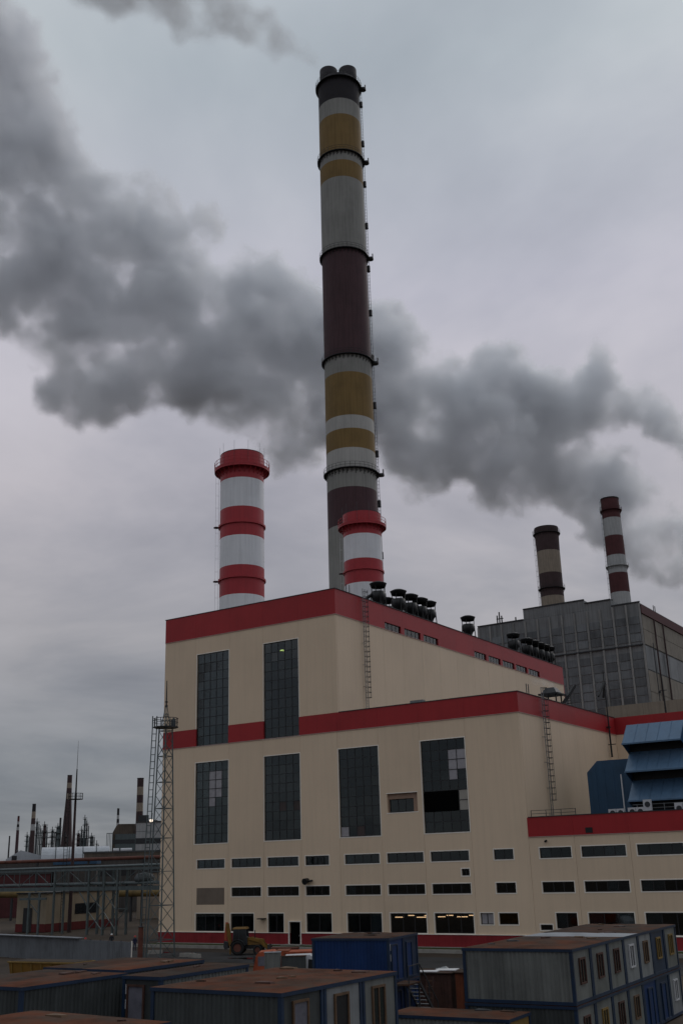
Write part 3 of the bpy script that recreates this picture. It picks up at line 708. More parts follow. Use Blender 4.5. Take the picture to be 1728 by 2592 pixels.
# pair of red-white steel stacks behind the boiler hall
def steel_stack(loc, ztop, bands, rings, plat, label, la):
    t = thing('steel_stack', label, 'chimney', loc, 0, 'red and white steel stacks behind the boiler hall')
    rr_ = lambda z: 4.0 - (z - 50) * .0004
    shaft(t, bands, rr_, 48)
    MB().lathe([(3.98, ztop), (4.02, ztop + .12), (3.7, ztop + .12), (3.65, ztop - 4), (.1, ztop - 4.1)], 48).build('rim', M['c_dark'], t)
    p = platform(t, plat, 3.99, 1.1, 's_red', 28, 1.3, 2, bk=1.5)
    MB().ring(4.98, 5.06, plat - .5, plat + .1, 40).build('skirt', M['s_red'], p)
    for z in rings: MB().ring(3.9, 4.28, z - .22, z + .12, 48).build('stiffener_ring', M['s_red'], t)
    for z in rings:
        a = la; q = Vector((math.cos(a), math.sin(a), 0)) * 4.6
        MB().cyl((q.x, q.y, z - .12), (q.x, q.y, z), .55, .55, 10).build('rest_platform', M['c_dark'], t)
    for k in range(10):
        a = 2 * math.pi * k / 10; c, s = math.cos(a), math.sin(a)
        MB().bar((4.1 * c, 4.1 * s, plat), (4.1 * c, 4.1 * s, ztop + 1.9), .03).build('lightning_rod', M['col_grey'], t)
    chim_ladder(t, la, 48, plat, rr_, 's_white', th=.28, step=99)
    return t
vl = math.atan2(-(-114.2), 143.8)
steel_stack((-114.2, 143.8, 0), 82.0, [(0, 55, 's_white'), (55, 60.3, 's_red'), (60.3, 65.8, 's_white'), (65.8, 71.2, 's_red'), (71.2, 76.7, 's_white'), (76.7, 82.0, 's_red')], (58.2, 68.3), 79.2,
            'red and white steel stack standing clear to the left of the tall chimney', math.atan2(-114.2, -143.8))
steel_stack((-111.0, 180.1, 0), 79.3, [(0, 53.5, 's_red'), (53.5, 64.0, 's_white'), (64.0, 69.1, 's_red'), (69.1, 74.4, 's_white'), (74.4, 79.3, 's_red')], (66.9,), 76.8,
            'red and white steel stack overlapping the foot of the tall chimney', math.atan2(-111.0, -180.1))
# two old stacks behind the grey building
t = thing('old_chimney', 'slim old chimney with maroon and white bands behind the grey building', 'chimney', (-135.3, 421.7, 0))
rr_ = lambda z: 4.0 + (111 - z) * .0057
shaft(t, [(0, 113.4, 'o_white'), (113.4, 121.7, 'o_red'), (121.7, 129.4, 'o_white'), (129.4, 137.9, 'o_red'), (137.9, 145.8, 'o_white'), (145.8, 154.6, 'o_red')], rr_, 40)
MB().ring(3.2, 3.9, 154.4, 154.9, 40).build('rim', M['c_soot'], t)
platform(t, 149.4, rr_(149), .8, 'o_red', 24, 1.5, 2); platform(t, 124.7, rr_(125), .8, 'o_white', 24, 1.0, 1)
chim_ladder(t, math.atan2(-135.3, -421.7) + .3, 60, 154, rr_, 'dsteel', th=.6, step=99)
t = thing('old_chimney', 'squat old chimney with dark brown and beige bands behind the grey building', 'chimney', (-166.9, 426.5, 0))
rr_ = lambda z: 5.0 + (115 - z) * -.003 + (0 if z < 143 else .25)
shaft(t, [(0, 117.6, 'o_cream'), (117.6, 128.0, 'o_brown'), (128.0, 138.1, 'o_cream'), (138.1, 148.8, 'o_brown')], rr_, 40)
MB().ring(4.4, 5.25, 148.6, 149.2, 40).build('rim', M['c_soot'], t)
platform(t, 146.3, rr_(140), .9, 'black', 24, 1.6, 2); platform(t, 121.2, rr_(121), .8, 'black', 24, 1.6, 2)
chim_ladder(t, math.atan2(-166.9, -426.5) + .2, 60, 148, rr_, 'o_brown', th=.6, step=99)

# ------------------------------------------------------------------ old grey boiler house
OB = (-112.2, 235.0, 0)
old = thing('old_boiler_house', 'weathered grey concrete boiler house with stepped roofline and gridded wall', 'building', OB)
class OM(MB):
    def build(s, name, m, parent=None, kind=None):
        s.v = [(x - OB[0], y - OB[1], z) for x, y, z in s.v]; return super().build(name, m, parent or old, kind)
XO = -71.4
OM().box(OB[0], XO, 235.0, 290, 0, 64.7).build('wall', M['o_conc'])
OM().box(-99.8, -84.3, 234.98, 262, 64.72, 67.2).build('roof_block', M['o_conc'])
OM().box(-84.28, -77.9, 235.02, 258, 64.72, 66.3).build('roof_block', M['o_conc'])
for x0, x1, z in ((OB[0], -99.9, 64.72), (-99.8, -84.3, 67.22), (-84.2, -77.9, 66.32), (-77.8, XO + .2, 64.72)): OM().box(x0, x1, 234.8, 235.4, z, z + .25).build('coping', M['dsteel'])
xs = [-112.0 + i * 3.125 for i in range(14)]
for x in xs: OM().box(x - .22, x + .22, 234.72, 234.99, 26, 64.4).build('rib', M['o_rib'])
gp = None
for i, (a, b_) in enumerate(zip(xs, xs[1:])):
    for j in range(18):
        z0 = 27.5 + j * 2.02
        if z0 + 1.8 > 63: continue
        if abs(z0 - 54.2) < 1.0: continue
        if gp is None:
            gp = OM().box(a + .34, b_ - .34, 234.86, 234.99, z0, z0 + 1.72).build('glazed_panel', M['o_panel'])
        else:
            c = TL[gp.name]; mesh_obj('glazed_panel', gp.data, None, old, (c[0] + i * 3.125, c[1], c[2] + (z0 - 27.5)))
OM().box(OB[0], XO, 234.6, 234.98, 54.85, 55.1).build('ledge', M['dsteel'])
OM().box(XO + .01, XO + .45, 235.0, 290, 62.2, 64.2).build('cornice', M['o_red'])
for j in range(7):
    for i in range(9):
        zz = [(27, 31), (31.1, 35.1), (35.2, 39.3), (39.4, 44.4), (44.5, 49.2), (55.2, 58.6), (58.7, 62.1)][j]
        OM().box(XO + .005, XO + .18, 235.6 + i * 6, 235.6 + i * 6 + 5.94, *zz).build('side_panel', M['o_side'])
for i in range(9): OM().box(XO + .005, XO + .12, 235.6 + i * 6, 235.6 + i * 6 + 5.9, 49.5, 54.8).build('side_glazing', M['o_panel'])
for y in (243.5, 250.2): OM().bar((XO + .5, y, 28), (XO + .5, y, 62), .3).build('downpipe', M['o_brown'])
OM().bar((XO + .6, 240.2, 34), (XO + .6, 240.2, 56), .16).build('ladder', M['dsteel'])
for x, h in ((-107.2, 2.2), (-106.6, 3.0), (-106.0, 2.0), (-102.3, 1.1)): OM().bar((x, 236, 64.9), (x, 236, 64.9 + h), .25).build('roof_stub', M['black'])
OM().bar((-107.4, 236, 66.2), (-105.6, 236, 66.2), .2).build('roof_stub', M['black'])
OM().bar((-84, 240, 67.2), (-79, 240, 67.4), .3).build('roof_pipe', M['dsteel'])
for y in (246, 247.2):
    OM().bar((XO, y, 64.5), (XO, y, 66), .15).build('roof_stub', M['black'])

# ------------------------------------------------------------------ lattice mast by the building corner
tw = thing('lattice_mast', 'grey lattice mast with platform, spire and cable ladder at the building corner', 'mast', (-91.1, 99.6, 0))
view = Vector((-91.1, 99.6, 0)).normalized(); rgt = Vector((view.y, -view.x, 0))
cor = [rgt, -view, -rgt, view]
hd = lambda z: 1.62 + (.80 - 1.62) * min(1, z / 26.4) if z < 26.4 else max(.10, .80 * (1 - (z - 26.4) / 3.0) ** 1.0)
def leg_pt(k, z): v = cor[k % 4] * hd(z); return Vector((v.x, v.y, z))
for k in range(4): MB().bar(leg_pt(k, 0), leg_pt(k, 26.4), .16).build('leg', M['gsteel'], tw)
zs = [0]
while zs[-1] < 26.0: zs.append(min(26.4, zs[-1] + (1.9 if zs[-1] < 14 else 1.55)))
for k in range(4):
    for i, (z0, z1) in enumerate(zip(zs, zs[1:])):
        MB().bar(leg_pt(k, z0), leg_pt(k + 1, z1), .05).build('brace', M['gsteel'], tw)
        if i % 2: MB().bar(leg_pt(k + 1, z0), leg_pt(k, z1), .035).build('brace', M['gsteel'], tw)
        if i % 2 == 0: MB().bar(leg_pt(k, z1), leg_pt(k + 1, z1), .08).build('horizontal', M['gsteel'], tw)
pf = MB().ring(.1, 1.55, 26.42, 26.56, 8).build('platform', M['dsteel'], tw)
b = MB()
for k in range(8):
    a = math.pi / 4 * k + .3; b.bar((1.5 * math.cos(a), 1.5 * math.sin(a), 26.5), (1.5 * math.cos(a), 1.5 * math.sin(a), 27.6), .06)
b.ring(1.47, 1.53, 27.55, 27.62, 8); b.ring(1.47, 1.53, 27.05, 27.1, 8); b.build('railing', M['dsteel'], pf)
sp = MB()
for k in range(4): sp.bar(Vector((cor[k].x * .55, cor[k].y * .55, 26.55)), Vector((cor[k].x * .08, cor[k].y * .08, 29.2)), .09)
for k in range(4):
    for z0, z1, r0, r1 in ((26.6, 27.5, .54, .38), (27.5, 28.3, .38, .24)): sp.bar(Vector((cor[k].x * r0, cor[k].y * r0, z0)), Vector((cor[(k + 1) % 4].x * r1, cor[(k + 1) % 4].y * r1, z1)), .05)
sp.build('spire_lattice', M['gsteel'], tw)
MB().cyl((0, 0, 29.0), (0, 0, 32.3), .10, .05, 8).build('spire', M['dsteel'], tw)
MB().ring(.02, .2, 29.1, 29.2, 8).ring(.02, .2, 29.6, 29.7, 8).build('spire_clamp', M['dsteel'], tw)
for k, dx in enumerate((.75, .95, 1.15)):
    v = rgt * dx; MB().cyl((v.x, v.y, 26.56), (v.x, v.y, 27.5 + .15 * (k % 2)), .07 if k != 1 else .13, None, 8).build('antenna', M['col_grey'], tw)
cl = MB()
def cpt(z, s): v = -rgt * (hd(min(z, 26.4)) + .32 + s); return Vector((v.x, v.y, z))
for s in (0, .52): cl.bar(cpt(0, s), cpt(26.4, s), .12); cl.bar(cpt(26.4, s), cpt(27.9, s), .1)
z = .5
while z < 27.6: cl.bar(cpt(z, 0), cpt(z, .52), .08); z += .84
cl.build('cable_ladder', M['gsteel'], tw)
fl = thing('floodlight', 'small lit floodlight glowing beside the lattice mast', 'floodlight', (-93.0, 99.5, 15.2))
MB().cyl((0, 0, .25), (.12, -.16, .2), .16, .2, 10).build('lamp_head', M['tubew'], fl); MB().bar((0, 0, .25), (.9, .1, .2), .08).build('bracket', M['dsteel'], fl); MB().bar((0, 0, .3), (-.1, .2, 1.1), .12).build('arm', M['black'], fl)

# ------------------------------------------------------------------ gatehouse, pipe rack and pipe
gh = thing('gatehouse', 'small cream flat-roofed gatehouse with red plinth behind the pipe rack', 'building', (-151.3, 136.0, 0), R(4))
BX('wall', M['ghwall'], gh, -7, 0, 0, 19, 1.35, 6.3); BX('plinth', M['ghplinth'], gh, -7.06, .06, -.06, 19.06, 0, 1.34); BX('roof', M['roof'], gh, -7.15, .15, -.15, 19.15, 6.31, 6.55)
BX('door', M['frame'], gh, -5.3, -3.2, -.1, -.065, .05, 4.0); d_ = BX('window', M['frame'], gh, .005, .05, 7.2, 12.8, 2.6, 4.4)
for k in range(4): BX('pane', M['vglass'], d_, .051, .07, 7.35 + k * 1.37, 8.6 + k * 1.37, 2.75, 4.25)
rk = thing('pipe_rack', 'long grey-green steel pipe rack on trestle legs before the gatehouse', 'pipe rack', (-140, 132, 0))
def rb_(name, p, q, w, h=None, m='gsteel'): 
    return MB().bar((p[0] + 140, p[1] - 132, p[2]), (q[0] + 140, q[1] - 132, q[2]), w, h).build(name, M[m], rk)
for y in (131.2, 133.4):
    rb_('girder', (-190, y, 7.3), (-113, y, 7.0), .2, .6); rb_('girder', (-190, y, 10.2), (-110, y, 10.0), .2, .35)
    for i in range(19):
        x = -189 + i * 4
        if y < 132: rb_('diagonal', (x, y, 7.6), (x + 4, y, 10.0), .09) if i % 2 else rb_('diagonal', (x + 4, y, 7.6), (x, y, 10.0), .09)
        rb_('upright', (x, y, 7.6), (x, y, 10.0), .09)
    for x in (-136.1, -132.6, -129.6): rb_('post', (x, y, 0), (x, y, 10.1), .32)
    for x in (-144.2, -118.5): rb_('post', (x, y, 0), (x, y, 10.1), .3)
for a, b_ in ((-136.1, -132.6), (-132.6, -129.6)):
    for z0, z1 in ((.6, 3.6), (3.6, 6.6)): rb_('cross_brace', (a, 131.2, z0), (b_, 131.2, z1), .12); rb_('cross_brace', (b_, 131.2, z0), (a, 131.2, z1), .12)
rb_('cross_brace', (-138.2, 131.2, 6.6), (-136.1, 131.2, 4.2), .14); rb_('cross_brace', (-129.6, 131.2, 2.0), (-127.4, 131.2, 4.0), .12); rb_('crossbeam', (-129.6, 131.2, 4.0), (-127.2, 131.2, 4.0), .12)
for y, z, r_, m in ((131.7, 7.8, .2, 'gsteel'), (132.5, 7.85, .26, 'col_grey'), (133.1, 7.8, .18, 'gsteel'), (131.8, 10.5, .16, 'gsteel'), (132.6, 10.55, .2, 'col_grey')):
    MB().cyl((-50, y - 132, z), (27, y - 132, z), r_, None, 12).build('pipe', M[m], rk)
MB().lathe([(.1, 8.0), (1.5, 8.0), (1.6, 8.6), (1.2, 9.2), (.1, 9.4)], 16, (14.5, 1.0, 0)).build('expansion_cover', M['col_grey'], rk)
ps = thing('sign_post', 'dark steel post pair with crossbeam in front of the gatehouse door', 'post', (-145.5, 128.6, 0), R(10))
for x in (-1.5, .6): MB().bar((x, 0, 0), (x, 0, 6.7), .3).build('post', M['gsteel'], ps)
MB().bar((-3.4, 0, 5.7), (2.0, 0, 5.7), .3, .35).build('crossbeam', M['gsteel'], ps); MB().bar((-1.2, 0, 4.9), (.5, 0, 3.4), .12).build('brace', M['gsteel'], ps)
rp = thing('rusty_pipeline', 'long rust-red pipeline carried above the low workshops', 'pipeline', (-160, 150, 0))
MB().cyl((-90, 0, 12.2), (48, 0, 11.9), .32, None, 12).build('pipe', M['rust'], rp)
for x in range(-80, 48, 14): MB().bar((x, 0, 0), (x, 0, 11.7), .3).build('support', M['dsteel'], rp)
ys = thing('lagged_pipeline', 'low ochre lagged pipeline running behind the gatehouse', 'pipeline', (-160, 168, 0))
MB().cyl((-60, 0, 5.6), (44, 0, 5.3), .75, None, 14).build('pipe', M['ochre'], ys)
for x in range(-56, 44, 9): MB().bar((x, 0, 0), (x, 0, 4.7), .4).build('support', M['dsteel'], ys)
mm = thing('lightning_mast', 'tall thin lightning mast with a round platform beside the brick refinery chimney', 'mast', (-146.1, 136.7, 0))
MB().cyl((0, 0, 0), (0, 0, 21.8), .36, .2, 10).build('pole', M['o_brown'], mm); MB().cyl((0, 0, 21.8), (0, 0, 27.3), .17, .1, 8).build('upper_pole', M['black'], mm); MB().cyl((0, 0, 27.3), (0, 0, 32.3), .05, .02, 6).build('spire', M['black'], mm)
pm = MB().ring(.1, 1.3, 22.0, 22.1, 10).build('platform', M['black'], mm)
b = MB(); b.ring(1.22, 1.28, 23.05, 23.1, 10); b.ring(1.22, 1.28, 22.55, 22.6, 10)
for k in range(10): b.bar((1.25 * math.cos(.63 * k), 1.25 * math.sin(.63 * k), 22.0), (1.25 * math.cos(.63 * k), 1.25 * math.sin(.63 * k), 23.1), .05)
b.build('railing', M['black'], pm)
b = MB()
for s in (-.3, .3): b.bar((-.9 + s * .7, -.9 + s * .7, 0), (-.9 + s * .7, -.9 + s * .7, 23.5), .07)
for k in range(45): b.bar((-1.1, -1.1, .5 + k * .5), (-.7, -.7, .5 + k * .5), .05)
b.build('ladder', M['black'], mm)

# ------------------------------------------------------------------ distant refinery
def far(k, x, y, z): return (x * k, y * k, H + (z - H) * k)
def far_chimney(k, x, y, secs, label):
    """secs: (z, diameter, material of the band that starts here and goes down)"""
    X, Y, _ = far(k, x, y, 0)
    t = thing('refinery_chimney', label, 'chimney', (X, Y, 0))
    zs_ = [H + (s[0] - H) * k for s in secs]
    for i, s in enumerate(secs):
        z1, d1 = zs_[i], s[1] * k
        z0, d0 = (zs_[i + 1], secs[i + 1][1] * k) if i + 1 < len(secs) else (0, s[1] * k * 1.25)
        MB().lathe([(d0 / 2, z0), (d1 / 2, z1)], 20).build('shaft_band', M[s[2]], t)
    MB().lathe([(secs[0][1] * k * .5, zs_[0]), (secs[0][1] * k * .55, zs_[0] + .3 * k), (.05, zs_[0] + .3 * k)], 20).build('rim', M['c_soot'], t)
    return t
far_chimney(2.4, -495.2, 421, [(41.0, 1.15, 'o_red'), (38.3, 1.25, 'o_white'), (36.7, 1.28, 'c_soot'), (35.2, 1.45, 'o_white'), (33.5, 1.6, 'c_dark')], 'slender far refinery chimney with small black and white bands')
far_chimney(2.4, -452.2, 394.3, [(44.6, 1.84, 'c_soot'), (40.9, 1.99, 'o_cream'), (37.5, 2.14, 'o_brown'), (34.5, 2.3, 'o_white'), (31.4, 2.44, 'o_brown')], 'far refinery chimney with black top and two pale bands')
far_chimney(2.4, -381.8, 353, [(52.6, 2.13, 'o_brown'), (49.4, 2.23, 'o_cream'), (47.0, 2.34, 'o_brown'), (44.6, 2.5, 'o_cream'), (42.1, 2.66, 'o_brown'), (21.6, 5.08, 'o_brown')], 'broad-footed brown brick refinery chimney beside the thin mast')
far_chimney(2.4, -422.4, 426.1, [(41.6, 1.21, 'c_soot'), (38.4, 1.27, 'o_white'), (36.4, 1.33, 'c_soot'), (34.4, 1.43, 'o_white')], 'thin far chimney with black bands above the brown tank house')
far_chimney(2.0, -262.4, 274.8, [(39.7, 2.21, 'o_brown'), (37.0, 2.2, 'o_cream'), (34.3, 2.24, 'o_brown'), (31.7, 2.24, 'o_cream'), (28.9, 2.33, 'o_brown')], 'brown chimney with two cream bands by the pale grey block')
far_chimney(2.4, -383, 321.4, [(25.4, .6, 'c_soot')], 'short thin black refinery flue far to the side of the chimneys')
def column(k, x, y, z, w, label, m='col_grey', plats=3):
    X, Y, Z = far(k, x, y, z); r_ = w * k / 2
    t = thing('refinery_column', label, 'column', (X, Y, 0), 0, 'distillation columns of the far refinery')
    MB().lathe([(r_ * 1.1, 0), (r_, Z * .55), (r_ * .92, Z * .97), (.1, Z)], 14).build('vessel', M[m], t)
    for i in range(plats):
        zz = Z * (1 - .10 * i) - 2
        p = MB().ring(r_ * .8, r_ * 1.1 + 1.4, zz, zz + .35, 12).build('platform', M['dsteel'], t)
        MB().ring(r_ * 1.1 + 1.2, r_ * 1.1 + 1.4, zz + 1.4, zz + 1.6, 12).build('railing', M['dsteel'], p)
    MB().cyl((r_ + 1.2, .5, 0), (r_ + 1.2, .5, Z * .95), .5, None, 8).build('pipe', M['col_grey'], t)
    MB().cyl((-r_ * .4, 0, Z * .97), (-r_ * .4, 0, Z + 2.5), .35, None, 6).build('vent', M['dsteel'], t)
cols = [(-360.7, 316.7, 30.9, .98), (-359.7, 317.8, 28.0, .55), (-358.6, 319.1, 29.6, 1.35), (-356.4, 321.5, 27.4, 1.1), (-354.9, 323.2, 28.8, 1.73), (-349.2, 329.4, 25.7, 1.4), (-348.3, 330.3, 27.4, .75), (-347.5, 331.1, 32.0, .8), (-346.9, 331.8, 29.8, .65), (-345.3, 333.4, 24.6, 1.4), (-363.2, 314, 25.5, 1.0), (-352.6, 325.4, 25.0, 1.2), (-343.8, 334.9, 21.5, .5), (-366.0, 311.4, 19.5, .5)]
for i, (x, y, z, w) in enumerate(cols): column(2.4, x, y, z, w, 'grey distillation column with ringed platforms in the far refinery', ['col_grey', 'gsteel', 'o_brown'][i % 3])
X, Y, Z = far(2.4, -354.4, 323.7, 32)
t = thing('flare_stack', 'thin black flue rising just left of the brown brick chimney', 'chimney', (X, Y, 0)); MB().cyl((0, 0, 0), (0, 0, Z - 14), .7, None, 10).build('shaft', M['dsteel'], t); MB().cyl((0, 0, Z - 14), (0, 0, Z), 1.0, None, 10).build('tip', M['c_soot'], t)
for kk_, (xa, ya, xb, yb, zz) in enumerate(((-360.7, 316.7, -354.9, 323.2, 26), (-360.7, 316.7, -354.9, 323.2, 24), (-349.2, 329.4, -345.3, 333.4, 23.5), (-360, 317.5, -356, 322, 21.5))):
    A, B_ = far(2.4, xa, ya, zz), far(2.4, xb, yb, zz)
    t = thing('process_pipe_bridge', ['top pipe bridge among the far refinery columns left of the brick chimney', 'middle pipe bridge among the far refinery columns left of the brick chimney', 'pipe bridge among the far refinery columns right of the brick chimney', 'lowest pipe bridge among the far refinery columns left of the brick chimney'][kk_].replace('left of', 'before').replace('right of', 'beyond'), 'pipe bridge', (A[0], A[1], 0), 0, 'pipe bridges of the far refinery')
    dx, dy = B_[0] - A[0], B_[1] - A[1]
    MB().bar((0, 0, A[2]), (dx, dy, A[2]), .7, .9).build('deck', M['dsteel'], t); MB().bar((0, 0, A[2] + 1.6), (dx, dy, A[2] + 1.6), .25).build('rail', M['dsteel'], t)
    for k in range(5): MB().bar((dx * (k + .5) / 5, dy * (k + .5) / 5, 0), (dx * (k + .5) / 5, dy * (k + .5) / 5, A[2]), .6).build('support', M['dsteel'], t)
# low buildings that screen the refinery's foot
def along(p, q): d = Vector((q[0] - p[0], q[1] - p[1], 0)); return math.atan2(d.y, d.x), d.length
def block(name, label, p, q, depth, z, m, cat='building', roofm='roof', wins=0, rh=.4):
    a, l = along(p, q); t = thing(name, label, cat, (p[0], p[1], 0), a)
    BX('wall', M[m], t, 0, l, 0, depth, 0, z); BX('roof', M[roofm], t, -.2, l + .2, -.2, depth, z + .01, z + rh)
    for k in range(wins):
        x = l * (k + .5) / wins; BX('window', M['frame'], t, x - l / wins * .3, x + l / wins * .3, -.04, -.005, z - 4.0, z - 2.4)
    return t
block('workshop', 'long low brown workshop with small dark windows behind the rusty pipeline', (-262, 168), (-196, 214), 20, 12.6, 'brick', roofm='o_white', wins=14)
block('workshop', 'brown flat-roofed workshop with dark windows beside the pale grey block', (-216, 206), (-188, 234), 14, 14.4, 'rbrown', wins=6)
h = thing('barrel_hangar', 'pale blue-grey hangar with rounded roof above the low workshops', 'hangar', (-249, 221, 0), math.atan2(208.3 - 199.2, 224.3 - 215.9))
prof = [(-6, 0)] + [(-6 + 6 * (1 - math.cos(R(t))), 12.6 + 4.3 * math.sin(R(t))) for t in range(0, 181, 15)] + [(6, 0)]
MB().prism(prof, lambda a, c: (0, a, c), lambda a, c: (19, a, c)).build('shell', M['hangar'], h)
for k in range(1, 5): MB().prism([(p * 1.012, q * 1.006) for p, q in prof], lambda a, c, k=k: (k * 3.8, a, c), lambda a, c, k=k: (k * 3.8 + .25, a, c)).build('rib', M['col_grey'], h)
h2 = thing('gabled_annex', 'pale gabled annex with one dark window at the hangar end', 'building', (-256, 214, 0), math.atan2(9.1, 8.4))
MB().prism([(-4, 0), (-4, 13.9), (0, 16.3), (6, 14.6), (6, 0)], lambda a, c: (a + 4, -.1, c), lambda a, c: (a + 4, 7, c)).build('wall', M['hangar'], h2)
BX('window', M['frame'], h2, 1.6, 3.0, -.2, -.105, 13.2, 14.8)
gb = block('office_block', 'pale grey office block rising beside the lattice mast with dark band', (-228.6, 238.2), (-219, 247.0), 14, 23.2, 'o_white')
BX('dark_band', M['dsteel'], gb, -.03, 13.2, -.06, -.005, 17.2, 18.8); BX('roof_hut', M['dsteel'], gb, .5, 3.5, 2, 6, 23.62, 25.4)
for z in (20.6, 15.2): BX('panel_joint', M['o_conc'], gb, -.01, 13, -.03, -.004, z, z + .18)
tk = thing('boiler_shed', 'tall brown refinery shed with one sloping shoulder beside the brown chimney', 'shed', (-282.8 * 1.6, 282.9 * 1.6, 0), math.atan2(288.5 - 282.9, 282.8 - 277.1))
kz = lambda z: H + (z - H) * 1.6
MB().prism([(0, 0), (0, kz(22.9)), (2.0, kz(25.2)), (3.2, kz(25.75)), (12.6, kz(25.7)), (12.8, 0)], lambda a, c: (a, 0, c), lambda a, c: (a, 12, c)).build('wall', M['rbrown'], tk)
BX('lower_wall', M['gsteel'], tk, 1.5, 13.0, -.3, -.02, 0, kz(22.3)); BX('dark_band', M['dsteel'], tk, .2, 12.6, -.4, -.31, kz(19.0), kz(20.4))
for k in range(5): MB().bar((-3.2 + k * .8, -1, 0), (-3.2 + k * .8, -1, kz(22.6)), .28).build('frame_post', M['gsteel'], tk)
MB().bar((-3.2, -1, kz(22.6)), (.2, -1, kz(22.6)), .35).build('frame_beam', M['gsteel'], tk)
for k, (p, q) in enumerate((((-247.2, 247.8), (-245.9, 249)), ((-245.6, 249.4), (-243.1, 251.8)))):
    t = thing('storage_tank', ['short', 'longer'][k] + ' white horizontal storage tank on a frame by the brown chimney', 'tank', (p[0], p[1], 0))
    MB().cyl((0, 0, 15.9), (q[0] - p[0], q[1] - p[1], 15.9), .62, None, 16).build('vessel', M['wframe'], t)
    for s in (.15, .85): MB().bar(((q[0] - p[0]) * s, (q[1] - p[1]) * s, 0), ((q[0] - p[0]) * s, (q[1] - p[1]) * s, 15.4), .4).build('leg', M['dsteel'], t)
block('shed', 'low rust-red shed seen through the pipe rack', (-225, 172), (-206, 186), 8, 9.6, 'o_red', 'shed', 'roof')
block('shed', 'small blue-roofed shed above the pipe rack', (-205, 186), (-197, 192), 6, 11.6, 'brick', 'shed', 'dblue', 0, 1.0)
block('shed', 'pale low shed seen between the trestle legs', (-168, 176), (-155, 186), 8, 9.2, 'o_cream', 'shed', 'roof', 4)

# ------------------------------------------------------------------ site cabins (container blocks)
def corrugated(name, m, parent, p, q, z0, z1, pitch=.22, dep=.035, out=None):
    """a ribbed sheet wall from p to q, ribs standing outwards along out"""
    p, q = Vector((*p, 0)), Vector((*q, 0)); d = (q - p); l = d.length; d.normalize(); o = Vector((*out, 0)).normalized()
    n = max(2, int(l / pitch)); pr = []
    for i in range(n):
        s = l * i / n; w = l / n
        pr += [(s, 0), (s + w * .35, 0), (s + w * .5, dep), (s + w * .85, dep)]
    pr.append((l, 0)); vs = []; fs = []
    for s, e in pr:
        a = p + d * s + o * e; vs += [(a.x, a.y, z0), (a.x, a.y, z1)]
    for i in range(len(pr) - 1): fs.append((2 * i, 2 * i + 2, 2 * i + 3, 2 * i + 1))
    # back skin closes the sheet
    a, c = p - o * .03, q - o * .03; k = len(vs); vs += [(a.x, a.y, z0), (a.x, a.y, z1), (c.x, c.y, z0), (c.x, c.y, z1)]
    e = 2 * (len(pr) - 1)
    fs += [(k, k + 1, k + 3, k + 2), (0, 1, k + 1, k), (e, k + 2, k + 3, e + 1), tuple([k] + list(range(0, e + 1, 2)) + [k + 2]), tuple([k + 1] + list(range(1, e + 2, 2)) + [k + 3])]
    return MB().add(vs, fs).build(name, m, parent)
